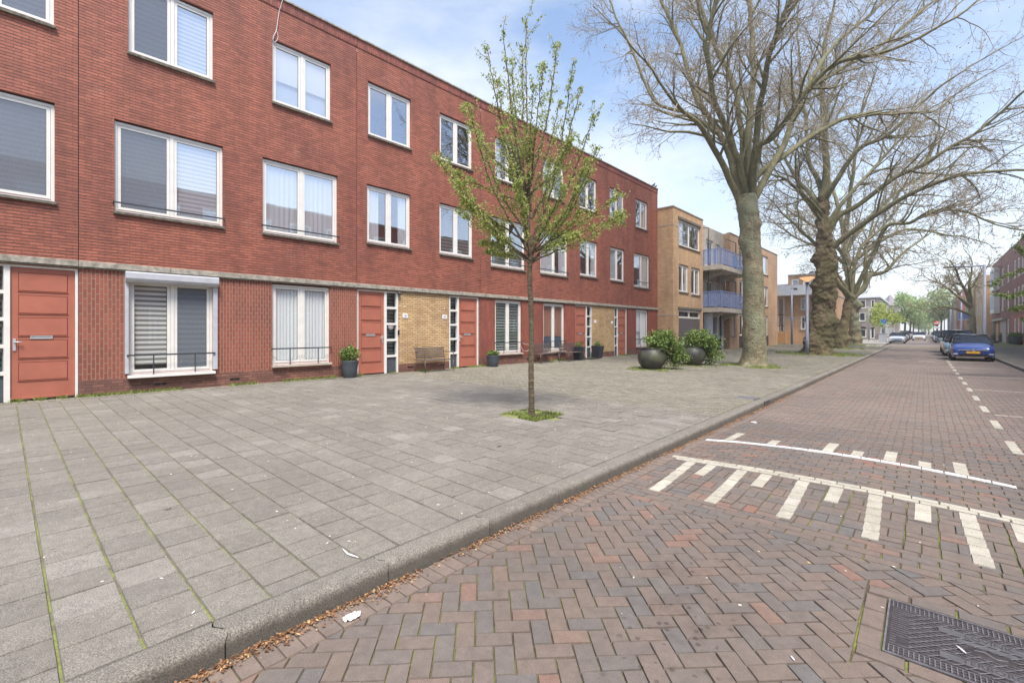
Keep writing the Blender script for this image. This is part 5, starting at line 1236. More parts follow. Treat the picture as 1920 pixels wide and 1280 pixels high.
bench(9.62, .46, 'slatted metal bench against the yellow brick panel between doors 16 and 18')
bench(15.55, .5, 'slatted metal bench partly hidden by the young tree trunk', 1.25)
bench(17.35, .62, 'slatted metal bench beside the tall square planter, second behind the young tree', 1.2)

# big bowls with overflowing shrubs
def bowl(x, y, rz, label, seed, R_=.55, lean=(.5, .1), fsc=1.):
    r = empty('bowl_planter', (x, y, gz(x)-.01), rz, label, 'planter', 'big bowl planters by the first plane tree')
    t = NT('dark_bowl_%d' % seed); p_ = t.pos(); t.l(t.mix(t.ramp(t.noise(p_, 2.2, 5, .6), [(.42, (0,0,0)), (.65, (.7,.7,.7))]), srgb(50,50,52), srgb(84,88,60)), t.b.inputs['Base Color']); t.b.inputs['Roughness'].default_value = .55
    m = MB(); m.lathe([(R_*math.cos(a), R_*.84+R_*.92*math.sin(a)) for a in [R(-66+k*9) for k in range(14)]]+[(R_*.80, R_*1.56), (R_*.74, R_*1.46), (0, R_*1.42)], n=36); m.lathe([(0, 0), (R_*.4, 0), (R_*.42, .02)], n=24); m.build('bowl', t.m, r)
    m = MB(); clump(m, (lean[0]*.5, lean[1]*.5, R_*2.1), (.60*fsc, .54*fsc, .38*fsc), 4000, .062, random.Random(seed), lump=.5, hollow=.35)
    clump(m, (lean[0]*1.25, lean[1]*1.25, R_*1.1), (.44*fsc, .40*fsc, .55*fsc), 2400, .06, random.Random(seed+5), droop=.5, lump=.7, hollow=.25)
    m.build('shrub', M['shrub'], r); return r
bowl(-7.66, 16.40, YAW, 'left dark bowl planter, green shrub spilling over its right side', 31, .52, (.72, .05), 1.)
bowl(-7.32, 19.55, YAW, 'right dark bowl planter half hidden behind the other bowl, shrub spilling right', 33, .52, (.62, .05), 1.1)
pot_round(-11.5, 35.6, 'black pot with small green plant under the lower blue balcony', None, 8, .30, .58, (.26, .26, .14), 300)
st = empty('stool', (-10.7, 41.2, gz(-10.7)), .3, 'small raw wooden stool against the tan brick wall, left of the nearest plane trunk', 'stool')
m = MB(); m.rbox(-.38, -.2, .82, .38, .2, .88, .01); m.build('seat', M['wood'], st)
for a, b in ((-1,-1), (1,-1), (1,1), (-1,1)): m = MB(); m.tube([(a*.34, b*.17, 0), (a*.3, b*.14, .82)], .035, 6); m.build('leg', M['wood'], st)

# ------------------------------------------------------------------ lamp posts and signs
lp = empty('street_lamp', (-5.36, 33.0, gz(-5.4)), 0, 'lit lamp post with a warm glowing dish, beside the gnarled plane trunk', 'street lamp')
m = MB(); m.tube([(0, 0, 0), (0, 0, 1.2), (0, 0, 1.22), (0, 0, 4.35)], [.10, .10, .085, .075], 14); m.build('post', M['pole'], lp)
m = MB(); m.lathe([(.02, 4.3), (.09, 4.34), (.09, 4.46), (.05, 4.52), (0, 4.52)], n=14); m.build('collar', M['dark'], lp)
t = NT('glowing_lamp_dish'); t.b.inputs['Base Color'].default_value = srgb(236,180,120); t.b.inputs['Emission Color'].default_value = (1, .6, .3, 1); t.b.inputs['Emission Strength'].default_value = .3
m = MB(); m.lathe([(.07, 4.46), (.14, 4.55), (.36, 4.68), (.42, 4.72), (.36, 4.74), (.1, 4.77), (0, 4.78)], n=24); m.build('lamp_shade', t.m, lp)
p2_ = empty('camera_pole', (-10.32, 55.1, gz(-10.3)), 0, 'thin grey pole with a small camera on top, before the orange building', 'pole')
m = MB(); m.tube([(0, 0, 0), (0, 0, 2.8), (0, 0, 5.8)], [.11, .09, .075], 10); m.build('post', M['pole'], p2_)
m = MB(); m.box(-.1, -.05, 5.8, .45, .05, 5.86); m.box(.2, -.12, 5.66, .5, .12, 5.80); m.build('camera_head', M['dark'], p2_)
m = MB(); m.box(-.45, -.03, 2.62, .45, .0, 2.78); m.build('name_plate', M['pole'], p2_)
pp = empty('sign_post', (-8.8, 54.5, gz(-8.8)), 0, 'short thin grey post left of the lit lamp post', 'post'); m = MB(); m.tube([(0, 0, 0), (0, 0, 2.9)], .045, 8); m.build('post', M['pole'], pp)
m = MB(); m.box(-.15, -.06, 2.5, .15, -.04, 2.85); m.build('plate', M['alu'], pp)
def arm_lamp(x, y, h, arm, label, seed=0):
    r = empty('street_lamp', (x, y, gz(x) if abs(x) < 20 else .1), 0, label, 'street lamp', 'tall street lamps with a side arm')
    m = MB(); m.tube([(0, 0, 0), (0, 0, 1.4), (0, 0, 1.42), (0, 0, h)], [.14, .14, .11, .09], 12); m.build('post', M['pole'], r)
    m = MB(); m.tube([(.0, 0, h-.08), (-arm, 0, h-.02)], .06, 8); m.build('arm', M['pole'], r)
    m = MB(); m.rbox(-arm-.55, -.12, h-.07, -arm+.1, .12, h+.04, .02); m.build('lamp_head', M['dark'], r)
    return r
arm_lamp(3.6, 53.2, 6.85, 1.9, 'tall grey lamp post with a long side arm, behind the blue car')
for x, y, h, lab in ((3.9, 92, 7., 'tall grey lamp post beside the bare pollarded tree'), (3.9, 128, 7.2, 'third lamp post along the right pavement'), (3.8, 165, 7.4, 'farthest thin lamp post on the right')): arm_lamp(x, y, h, 1.7, lab)
M['signblue'] = plain('blue_sign', srgb(36,112,190), .4, var=.04); M['signred'] = plain('red_sign', srgb(196,48,44), .4, var=.05); M['signgreen'] = plain('green_sign', srgb(90,180,120), .4)
def at_x(px, Y): d = ray(px); return d[0]/d[1]*Y
x = at_x(1657, 84); s = empty('parking_sign', (x, 84, .13), 0, 'blue charging sign on a post above the grey cabinet', 'sign')
m = MB(); m.tube([(0, 0, 0), (0, 0, 3.1)], .05, 8); m.build('post', M['pole'], s)
m = MB(); m.box(-.28, -.06, 2.55, .28, -.03, 3.15); m.build('plate', M['signblue'], s); m = MB(); m.box(-.4, -.08, 2.5, -.02, -.0601, 2.7); m.build('lower_plate', M['signgreen'], s)
m = MB(); m.tube([(.02, -.065, 2.75), (.06, -.065, 2.98), (.16, -.065, 2.9)], .025, 5); m.build('symbol', M['whiteb'], s)
x = at_x(1655, 80); s = empty('cabinet', (x, 80, .12), 0, 'low pale grey cabinet next to the white parked car with blue plate', 'cabinet')
m = MB(); m.rbox(-.42, -.3, 0, .42, .3, 1.15, .03); m.build('body', M['alu'], s); m = MB(); m.rbox(-.46, -.34, 1.15, .46, .34, 1.2, .01); m.build('lid', M['steel'], s)
x = at_x(1756, 118); s = empty('no_entry_sign', (x, 118, .1), 0, 'round red no-entry sign with white bar and a white plate below', 'sign')
m = MB(); m.tube([(0, .05, 0), (0, .05, 3.4)], .06, 8); m.build('post', M['pole'], s)
m = MB(); m.lathe([(0, -.02), (.42, -.02), (.42, .0), (0, .0)], n=24, fn=lambda p: Vector((p.x, p.z-.02, 2.95+p.y))); m.build('disc', M['signred'], s); m = MB(); m.box(-.33, -.06, 2.87, .33, -.045, 3.03); m.build('bar', M['whiteb'], s); m = MB(); m.box(-.42, -.03, 2.0, .42, 0, 2.42); m.build('lower_plate', M['whiteb'], s)
x = at_x(1629, 88); s = empty('sign_post', (x, 88, .12), 0, 'tall thin post in front of the grey-brown corner shop', 'post'); m = MB(); m.tube([(0, 0, 0), (0, 0, 5.2)], .055, 8); m.build('post', M['pole'], s); m = MB(); m.box(-.4, -.02, 5.0, .1, .02, 5.25); m.build('plate', M['alu'], s)
x = at_x(1648, 90); s = empty('bicycle', (x, 90, .12), .2, 'dark bicycle parked beside the corner shop', 'bicycle')
for a, nm in ((-.52, 'wheel'), (.52, 'wheel')):
    m = MB(); m.tube([(a+.34*math.cos(k*.3927), 0, .36+.34*math.sin(k*.3927)) for k in range(17)], .025, 5, cap=False); m.build(nm, M['rubber'], s)
m = MB(); m.tube([(-.52, 0, .36), (-.2, 0, .8), (.35, 0, .85), (.52, 0, .36)], .025, 5); m.tube([(-.2, 0, .8), (0, 0, .3), (.35, 0, .85), (.3, 0, 1.05)], .025, 5); m.tube([(-.52, 0, .36), (0, 0, .3), (-.22, 0, .95)], .02, 5); m.box(-.32, -.06, .94, -.1, .06, 1.0); m.tube([(.3, -.28, 1.06), (.3, .28, 1.06)], .02, 5); m.build('frame', M['dark'], s)
# covered cart between the thick trunks
x, y = -6.15, 46.2; s = empty('cargo_trike', (x, y, gz(x)), .3, 'cargo cycle with a blue cover, between the gnarled trunk and the leaning tree', 'cargo cycle')
m = MB(); m.rbox(-.5, -.4, .75, .4, .4, 1.45, .08); m.build('cover', plain('blue_cover', srgb(70,140,180), .7), s); m = MB(); m.rbox(-.45, -.35, .35, .35, .35, .75, .03); m.build('box', M['panelw'], s); m = MB(); m.rbox(-.1, -.42, .78, .3, -.401, 1.0, .01); m.build('red_patch', M['signred'], s)
for a in (-.35, .35): m = MB(); m.tube([(a+.3*math.cos(k*.3927), -.42, .33+.3*math.sin(k*.3927)) for k in range(17)], .03, 5, cap=False); m.tube([(a, -.42, .33), (a, -.3, .45)], .02, 4); m.build('wheel', M['rubber'], s)
# pots on the right pavement
for k, (px, py, lab, R_) in enumerate(((1868, 632, 'dark tub farthest along the right brick houses', .55), (1881, 634, 'dark tub second from the far corner on the right', .5), (1901, 640, 'dark tub nearer along the right brick houses', .55), (1911, 641, 'dark tub at the right picture edge', .6))):
    Y = {0: 91, 1: 84, 2: 72, 3: 68}[k]; x = at_x(px, Y)
    r = pot_round(x, Y, lab, 'dark tubs before the right-hand houses', 50+k, R_, .8, (R_*.8, R_*.8, .22), 260, leaf=.12, z=.27)

# ------------------------------------------------------------------ manhole cover
mc = empty('manhole_cover', ((MH[0]+MH[2])/2, (MH[1]+MH[3])/2, 0), 0, 'rectangular cast-iron cover with a raised grid and lettering, sunk in the brick street', 'manhole cover')
hx, hy = (MH[2]-MH[0])/2-.008, (MH[3]-MH[1])/2-.008
M['iron'] = plain('worn_cast_iron', srgb(116,112,116), .5, .2, var=.25, nscale=18, bump=.3); M['irond'] = plain('dirty_iron_recess', srgb(56,51,53), .8, var=.3, nscale=30)
m = MB(); m.box(-hx, -hy, -.03, hx, hy, -.006); m.build('plate', M['irond'], mc)
m = MB(); ring_ = .008; m.box(-hx, -hy, -.005, hx, -hy+ring_, .003); m.box(-hx, hy-ring_, -.005, hx, hy, .003); m.box(-hx, -hy+ring_, -.005, -hx+ring_, hy-ring_, .003); m.box(hx-ring_, -hy+ring_, -.005, hx, hy-ring_, .003); m.build('rim', M['iron'], mc)
def ok(x, y):
    if abs(x) < .095 and abs(y) < .045 and (x/.095)**2+(y/.045)**2 < 1: return False
    if -.19 < x < .19 and (.095 < y < .155 or -.165 < y < -.105): return False
    if -hx+.055 < x < -hx+.1 and -.165 < y < -.1: return False
    return True
gd = MB(); bx = hx-.022; by = hy-.022; inx, iny = bx-.075, by-.075
y = -by; k = 0
while y < by:                                     # long thin ribs
    x = -bx
    while x < bx:
        if ok(x+.012, y) and ok(x+.024, y): gd.box(x, y-.0017, -.0055, x+.025, y+.0017, -.002)
        x += .0255
    y += .024
for k in range(-30, 30):                          # diagonal ribs in the centre field
    c = k*.045
    a = []
    for q in range(60):
        t0, t1 = -by+q*by*2/60, -by+(q+1)*by*2/60; xm = c+(t0+t1)/2*.9; ym = (t0+t1)/2
        if abs(xm) < inx and abs(ym) < iny and ok(xm, ym):
            T_m = [(c+t0*.9-.0035, t0), (c+t0*.9+.0035, t0), (c+t1*.9+.0035, t1), (c+t1*.9-.0035, t1)]
            gd.add([(u, v, .0018) for u, v in T_m], [(0, 1, 2, 3)])
for k in range(40):
    x = -bx+k*bx*2/39
    for y0_, y1_ in ((-by, -iny-.01), (iny+.01, by)):
        gd.box(x-.0025, y0_, -.0055, x+.0025, y1_, .0015)
gd.build('raised_grid', M['iron'], mc)
m = MB(); m.rbox(-.19, .098, -.0055, .19, .152, .0012, .001); m.rbox(-.19, -.162, -.0055, .19, -.108, .0012, .001); m.rbox(-.12, .05, -.0055, .1, .085, .0008, .001); m.build('name_bar', plain('grey_iron_bar', srgb(92,90,93), .55, .2, var=.15, nscale=20), mc)
txt('LOVINK', .05, M['irond'], mc, (0, .124, .0014), ex=.0006, name='lettering', rot=(0, 0, 0)); txt('TERBORG', .05, M['irond'], mc, (0, -.136, .0014), ex=.0006, name='lettering', rot=(0, 0, 0))
m = MB(); m.lathe([(0, .0), (.9, .0), (1, -.0045)], n=28, fn=lambda p: Vector((p.x*.09, p.y*.04, p.z if p.z > -.003 else -.0045))); m.build('emblem', M['irond'], mc)
m = MB(); m.tube([(-.06, 0, .001), (-.02, .018, .001), (.02, -.018, .001), (.06, .0, .001)], .004, 5); m.build('emblem_mark', M['iron'], mc)
# kerb drain and pavement lid
dr = empty('kerb_drain', (-2.575, 11.25, 0), 0, 'slotted kerb drain inlet with a square lid behind it', 'drain')
m = MB(); m.box(-.03, -.24, .012, .004, .24, .1); m.build('inlet', M['black'], dr)
m = MB()
for k in range(4): m.box(.0045, -.22+k*.12, .012, .01, -.17+k*.12, .1)
m.box(.0045, -.24, .1, .01, .24, .112); m.build('inlet_bars', M['iron'], dr)
m = MB(); m.rbox(-.62, -.22, .118, -.205, .22, .132, .004); m.build('lid', M['iron'], dr)

# ------------------------------------------------------------------ litter, leaves, grass
def flakes(name, mat, pts, label, cat, seed, smin, smax, tilt=.5):
    rn = random.Random(seed); m = MB()
    for x, y, z in pts:
        s = rn.uniform(smin, smax); a = rn.uniform(0, 6.28); ca, sa = math.cos(a)*s, math.sin(a)*s; w_ = rn.uniform(.3, .7); h = rn.uniform(0, tilt)*s
        m.add([(x+ca, y+sa, z), (x-sa*w_, y+ca*w_, z+h*.6), (x-ca, y-sa, z+h), (x+sa*w_, y-ca*w_, z+.001)], [(0, 1, 2, 3)])
    return tag(m.build(name, M[mat]), label, cat, kind='stuff')
M['flake'] = leafm('bud_scale', [(0, srgb(96,64,44)), (.4, srgb(134,94,66)), (.8, srgb(166,124,86)), (1, srgb(196,166,116))], .1)
M['petal'] = leafm('petal', [(0, srgb(206,200,184)), (.6, srgb(228,224,214)), (1, srgb(190,170,110))], .1)
rn = random.Random(9); P_ = []
for _ in range(9500):
    y = .2+rn.random()**1.3*13; dens = .5+.5*mnoise.noise(Vector((0, y*1.7, 3)))*2
    if rn.random() > max(.12, dens): continue
    P_.append((-2.565+abs(rn.gauss(0, .045)), y, .004+rn.random()*.012))
for _ in range(2500): P_.append((-2.565+abs(rn.gauss(0, .06)), rn.uniform(9, 40), .004+rn.random()*.01))
flakes('leaf_litter', 'flake', P_, 'orange-brown bud scales gathered in the gutter along the kerb', 'leaf litter', 2, .006, .014, 1.)
P_ = []
for _ in range(1100):
    y = rn.uniform(0, 1)**1.2*24; x = rn.uniform(-12.5, -2.7) if rn.random() < .82 else rn.uniform(-2.3, 2.8); P_.append((x, y, gz(x, y)+.004))
for _ in range(700): a = rn.uniform(0, 6.28); r_ = abs(rn.gauss(0, 2.2)); x = -5.15+math.cos(a)*r_; P_.append((min(x, -2.8), 7.5+math.sin(a)*r_, gz(min(x, -2.8))+.004))
flakes('petals', 'petal', P_, 'small pale petals and bits scattered over the paving', 'petals', 3, .005, .016)
def grass(name, pts, label, seed, h=(.02, .06), mat='grassm'):
    rn = random.Random(seed); m = MB()
    for x, y, z in pts:
        a = rn.uniform(0, 6.28); l = rn.uniform(*h); w_ = .004+l*.06; dx, dy = rn.uniform(-.6, .6)*l, rn.uniform(-.6, .6)*l; c, s_ = math.cos(a)*w_, math.sin(a)*w_
        m.add([(x-c, y-s_, z), (x+c, y+s_, z), (x+dx+c*.5, y+dy+s_*.5, z+l*.8), (x+dx*1.4, y+dy*1.4, z+l)], [(0, 1, 2, 3)])
    return tag(m.build(name, M[mat]), label, 'grass', kind='stuff')
G_ = []
for _ in range(11000):                             # along the terrace foot
    s = rn.uniform(.9, 27); 
    if mnoise.noise(Vector((s*.8, 0, 5))) < (-.1 if s < 6.5 else .05) or 7 < s < 8.6: continue
    p = FP(s, .01+abs(rn.gauss(0, .09 if s < 6.5 else .12))); G_.append((p.x, p.y, gz(p.x)-.002))
for s in (0, .3, .6, .86, 7.1, 8.3): 
    for _ in range(70): p = FP(s+rn.gauss(0, .05), .03+abs(rn.gauss(0, .03))); G_.append((p.x, p.y, gz(p.x)))
grass('grass_strip', G_, 'weeds and moss along the foot of the red brick wall', 4, (.02, .085))
G_ = []
for _ in range(2600):
    x, y = rn.uniform(-.41, .41), rn.uniform(-.41, .41)
    if mnoise.noise(Vector((x*3, y*3, 1)))+ (.2 if x > 0 else -.1) < .05 and abs(x) < .37: continue
    G_.append((TREE0[0]+x, TREE0[1]+y, gz(TREE0[0])-.012))
grass('grass', G_, 'bright green weeds in the square tree pit of the young tree', 5, (.02, .07))
def tuftpts(cx, cy, r0, r1, n, sx=1., thr=-.05):
    o = []
    for _ in range(n):
        a = rn.uniform(0, 6.28); r_ = rn.uniform(r0, r1); x, y = cx+math.cos(a)*r_*sx, cy+math.sin(a)*r_
        if mnoise.noise(Vector((x*1.3, y*1.3, 2))) < thr: continue
        o.append((x, y, gz(x)-.01))
    return o
grass('grass', tuftpts(-5.32, 21.17, .4, 1.35, 4200), 'grass round the foot of the nearest plane tree', 6, (.03, .10))
grass('grass', tuftpts(-5.05, 34.7, .8, 2.4, 4200)+tuftpts(-5.3, 47.6, .5, 1.8, 1800)+tuftpts(-5.5, 59, .6, 2.2, 1500), 'grass round the feet of the farther plane trees', 7, (.05, .16))
grass('grass', tuftpts(-7.6, 16.3, .35, 1.1, 2200)+tuftpts(-7.2, 19.4, .3, 1.2, 1500), 'grass growing round the two bowl planters', 8, (.02, .08))
so_ = MB(); so_.box(-.41, -.41, -.03, .41, .41, -.012)
o = so_.build('tree_pit', M['soil'], None, (TREE0[0], TREE0[1], gz(TREE0[0]))); tag(o, kind='structure')
def disc(name, x, y, r_): 
    m = MB(); n = 30; m.add([(x+math.cos(k*6.2832/n)*r_*(1+.1*math.sin(k*2.3)), y+math.sin(k*6.2832/n)*r_, gz(x)-.006) for k in range(n)], [tuple(range(n))]); tag(m.build(name, M['jslab']), kind='structure')
# crumpled paper, twig, cigarette ends, white feather
def crumple(name, x, y, sx, sy, h, mat, label, cat, seed):
    rn = random.Random(seed); m = MB(); m.sm = False; n = 9; vs = []
    for j in range(n):
        for i in range(n):
            u, v = i/(n-1)-.5, j/(n-1)-.5; k = 1-.35*(abs(u)*abs(v)*4); vs.append((x+u*sx*k+rn.uniform(-1, 1)*sx*.03, y+v*sy*k+rn.uniform(-1, 1)*sy*.03, gz(x, y)+.006+h*max(0, .6*mnoise.noise(Vector((u*5, v*5, seed)))+.45-abs(u)*.5-abs(v)*.3)))
    m.add(vs, [(j*n+i, j*n+i+1, (j+1)*n+i+1, (j+1)*n+i) for j in range(n-1) for i in range(n-1)])
    return tag(m.build(name, M[mat]), label, cat)
M['paper'] = plain('crumpled_tissue', srgb(226,222,222), .9, var=.03)
crumple('paper_litter', -2.42, 1.33, .075, .11, .035, 'paper', 'crumpled white tissue on the gutter bricks by the kerb', 'litter', 3)
crumple('paper_litter', -2.25, 8.9, .10, .10, .04, 'paper', 'small white scrap on the road near the farther hump line', 'litter', 4)
def stick(name, a, b, r_, mat, label, cat, bend=.02):
    m = MB(); a = Vector((a[0], a[1], gz(*a)+r_+.003)); b = Vector((b[0], b[1], gz(*b)+r_+.003)); c = a.lerp(b, .5)+Vector(((b-a).y, -(b-a).x, 0))*bend*5
    m.tube([a, a.lerp(c, .6), c, c.lerp(b, .5), b], [r_*.5, r_, r_, r_, r_*.4], 6); return tag(m.build(name, M[mat]), label, cat)
def g2_(px, py, z=.13): d = ray(px); t = 860*(EYE-z)/(py-620.5); return (t*d[0], t*d[1])
stick('wood_sliver', g2_(642, 1029), g2_(672, 1045), .006, 'paper', 'pale curved wood sliver on the slabs near the kerb', 'litter')
stick('cigarette_end', (.12, 3.30), (.155, 3.25), .0045, 'paper', 'cigarette end lying on the cast-iron cover', 'litter', 0)
stick('cigarette_end', g2_(1482, 1231, 0), g2_(1490, 1240, 0), .0045, 'paper', 'white cigarette end on the herringbone bricks at the bottom', 'litter', 0)
stick('twig', g2_(308, 962), g2_(322, 957), .003, 'cherry', 'small brown twig on the grey slabs at the left', 'litter')
stick('bark_chip', g2_(932, 840), g2_(940, 838), .006, 'cherry', 'dark bark chip on the slabs near the young tree', 'litter')
# hanging cable and birds
cb = MB(); top = FP(4.86, .06, 10.62); a = FP(4.75, .035, 9.95)
def FZ(px, py, off=.04):
    d = ray(px); t = (off-13)/(d[0]*NX+d[1]*NY); return Vector((t*d[0], t*d[1], EYE+(620.5-py)*t/860))
cb.tube(catmull([FP(4.86, -.2, 10.66), FP(4.86, .09, 10.66), FZ(524, 20), FZ(520, 45), FZ(518, 58), FZ(513, 68), FZ(512, 76), FZ(516, 79), FZ(521, 72), FZ(520, 62), FZ(517, 56)], 4), .008, 6)
o = cb.build('cable', M['panelw']); tag(o, 'thin white cable hanging in a loop from the roof edge above a top window', 'cable')
cb = MB(); cb.tube(catmull([FZ(978, 641, .06), FZ(984, 645, .09), FZ(991, 646, .1), FZ(993, 653, .1), FZ(988, 658, .1), FZ(980, 656, .08), FZ(978, 650, .06)], 4), .007, 6)
o = cb.build('cable', M['panelw']); tag(o, 'white cable hooked in a loop on the railing of a ground-floor window', 'cable')
def bird(s, label, k=1.):
    p = FP(s, -.1, 10.60); r = empty('pigeon', p, 1.2, label, 'bird', 'birds on the roof corner')
    m = MB(); m.tube([(-.20, 0, .12), (-.12, 0, .14), (-.04, 0, .15), (.05, 0, .19), (.09, 0, .26), (.11, 0, .30), (.14, 0, .31), (.175, 0, .30)], [.015, .03, .065, .07, .04, .034, .03, .006], 10)
    for y in (-.025, .025): m.tube([(0, y, .12), (.01, y, .0)], .007, 5)
    m.v = [Vector(v)*k for v in m.v]; m.build('body', M['dark'], r)
bird(27.1, 'dark bird upright on the roof corner, left one'); bird(27.38, 'smaller dark bird at the very roof corner', .8)
# ------------------------------------------------------------------ cars
def paintm(name, c, rough=.28):
    m = plain(name, c, rough, .25, var=.02, coat=1.); return m
M['chrome'] = plain('chrome', srgb(210,212,216), .15, 1., var=.02); M['trim'] = plain('black_trim', srgb(20,21,23), .45); M['lens'] = plain('headlight_lens', srgb(196,204,212), .12, .3, var=.2, nscale=30, coat=1.)
M['plate'] = plain('yellow_plate', srgb(226,168,30), .45, var=.03); M['plateb'] = plain('light_blue_plate', srgb(106,170,226), .45, var=.03)
M['rim'] = plain('alloy_rim', srgb(160,162,166), .3, .8)
def car_proto(name, paint, L_=4.05, W=1.75, H=1.45, kind='hatch', plate='plate', emblem=True):
    # local: nose at y=0 facing -Y, tail at y=L
    r = empty(name); h = W/2
    prof = {'hatch': [(0, .30, .58), (.03, .22, .68), (.10, .20, .745), (.35, .22, .80), (.7, .2, .90), (1.05, .2, .96), (1.3, .2, .985), (2.2, .2, .98), (3.2, .22, .98), (L_-.35, .24, .98), (L_-.08, .30, .93), (L_, .45, .80)],
            'van': [(0, .45, .62), (.03, .32, .78), (.12, .26, .90), (.4, .22, 1.0), (.7, .2, 1.08), (1., .2, 1.14), (1.5, .2, 1.15), (L_-.3, .24, 1.15), (L_-.05, .3, 1.12), (L_, .4, 1.0)]}[kind]
    wid = lambda y: h*(.80+.20*min(1, (max(0, y)/.42))**.5) if y < .6 else (h*(1-.10*max(0, (y-L_+.5)/.5)**2) if y > L_-.5 else h)
    ay = (.78, L_-.72); rw = .31
    # resample stations densely so that the wheel arches cut cleanly
    st = []; N = 64
    def interp(y):
        for a, b in zip(prof, prof[1:]):
            if a[0] <= y <= b[0]: f = (y-a[0])/(b[0]-a[0]); return a[1]+(b[1]-a[1])*f, a[2]+(b[2]-a[2])*f
        return prof[-1][1:]
    for i in range(N+1): y = L_*(i/N); y = y if i > 3 else (0, .015, .05, .1)[i]; st.append((y, *interp(y), wid(y)))
    m = MB(); m.sm = True; K = 17; vs = []
    for y, zb, zt, w_ in st:
        arch = 0
        for c in ay:
            d = abs(y-c)
            if d < rw+.05: arch = max(arch, math.sqrt(max(0, (rw+.05)**2-d*d)))
        for j in range(K):
            u = -1+2*j/(K-1); s = abs(u); sg = 1 if u > 0 else -1
            # path: bottom of the side -> waist -> shoulder -> centre of top
            if s > .5:
                f = (s-.5)/.5; z = zt-.05-(zt-.05-zb)*f; z = max(z, .31+arch if arch else z); x = w_*(1-.06*f**3-.05*(1-f)**2)
            else:
                f = s/.5; x = w_*.95*f; z = zt-.05*f**4+.02*(1-f*f)
            vs.append((sg*x, y, z))
    m.add(vs, [(i*K+j, i*K+j+1, (i+1)*K+j+1, (i+1)*K+j) for i in range(len(st)-1) for j in range(K-1)])
    q = len(vs)-K; m.add([vs[j] for j in range(K)], [tuple(range(K))]); m.add([vs[q+j] for j in range(K)], [tuple(range(K-1, -1, -1))])
    m.build('body', paint, r)
    # cabin
    bz = prof[6][2]-.02 if kind == 'hatch' else 1.13
    if kind == 'hatch': yb0, yt0, yt1, yb1 = 1.02, 1.78, L_-.62, L_-.12
    else: yb0, yt0, yt1, yb1 = .72, 1.35, L_-.12, L_-.03
    hb, ht = h*.93, h*.70 if kind == 'hatch' else h*.82
    def P(x, y, z): return Vector((x, y, z))
    A = [P(-hb, yb0, bz), P(hb, yb0, bz), P(hb, yb1, bz), P(-hb, yb1, bz)]; B = [P(-ht, yt0, H-.05), P(ht, yt0, H-.05), P(ht, yt1, H-.05), P(-ht, yt1, H-.05)]
    rf = MB(); rf.sm = True; n = 6; vs = []
    for i in range(n+1):
        for j in range(n+1):
            u, v = i/n, j/n; y = yt0-.02+(yt1+.04-yt0)*v; x = (-1+2*u)*(ht+.01); vs.append((x, y, H-.055+.055*(1-abs(2*u-1)**2.6)*(1-(2*v-1)**6)*1.0))
    rf.add(vs, [(i*(n+1)+j, i*(n+1)+j+1, (i+1)*(n+1)+j+1, (i+1)*(n+1)+j) for i in range(n) for j in range(n)])
    rf.build('roof', paint, r)
    pl = MB()
    for a, b in zip(A, B): 
        pl.tube([a, a.lerp(b, .5)+Vector((a.x*.03, 0, .02)), b], .034, 6)
    ym = (yb0+yb1)/2+.1
    for s in (-1, 1):
        pl.tube([P(s*hb, ym, bz), P(s*ht, ym, H-.05)], .03, 5); pl.tube([B[0] if s < 0 else B[1], B[3] if s < 0 else B[2]], .035, 6)
    pl.tube([B[0], B[1]], .035, 6); pl.tube([B[3], B[2]], .035, 6); pl.build('pillars', M['trim'], r)
    def pane(nm, q, inset=.0):
        g = MB(); c = sum(q, Vector())/4; g.add([p+(c-p)*inset for p in q], [(0, 1, 2, 3)]); g.build(nm, M['carglass'], r)
    pane('windscreen', [A[0], A[1], B[1], B[0]], .03); pane('rear_window', [A[3], A[2], B[2], B[3]], .05)
    for s, (a, b, c, d) in ((1, (A[1], A[2], B[2], B[1])), (-1, (A[0], A[3], B[3], B[0]))): pane('side_window', [a, b, c, d], .02)
    it = MB(); it.box(-hb*.9, yb0+.25, .7, hb*.9, yb1-.1, bz-.02)
    for s in (-.36, .36): it.rbox(s-.22, yb0+.95, bz-.1, s+.22, yb0+1.08, bz+.32, .03)
    it.tube([P(.36+.18*math.cos(k*.52), yb0+.48+.05*math.sin(k*.52), bz+.02+.15*math.sin(k*.52)) for k in range(13)], .015, 5); it.build('interior', M['trim'], r)
    # wheels
    for y in ay:
        for s in (-1, 1):
            w_ = MB(); w_.lathe([(.19, -.09), (rw-.02, -.1), (rw, -.07), (rw, .07), (rw-.02, .1), (.19, .09)], n=24, fn=lambda p, s=s, y=y: Vector((s*(h-.12)+p.z, y+p.x, rw+p.y))); t_ = w_.build('wheel', M['rubber'], r)
            w_ = MB(); w_.lathe([(0, .07), (.05, .085), (.19, .05), (.2, .088), (.19, .088)], n=20, fn=lambda p, s=s, y=y: Vector((s*(h-.12+p.z), y+p.x, rw+p.y))); w_.build('rim', M['rim'], t_)
    # front details
    def front(nm, x0, x1, z0, z1, mat, pr=.006, skew=0., y0=None):
        g = MB(); n = 8; vs = []
        for i in range(n+1):
            x = x0+(x1-x0)*i/n
            for z, zz in ((z0, 0), (z1, 1)):
                y = fy(abs(x), z)-pr-.028; vs.append((x, y, z+skew*max(0, abs(x)-.3)))
        g.add(vs, [(2*i, 2*i+2, 2*i+3, 2*i+1) for i in range(n)]); g.build(nm, mat, r)
    def fy(x, z):                                 # nose surface
        y = 0.
        for k in range(60):
            y = k*.01; w_ = wid(y); zb, zt = interp(y)
            if x < w_*.95 and zb-.02 < z < zt-.0: return y
        return .5
    front('grille', -.54, .54, .565 if kind == 'hatch' else .66, .655 if kind == 'hatch' else .78, M['trim'])
    front('chrome_strip', -.55, .55, .60, .615, M['chrome'], .012)
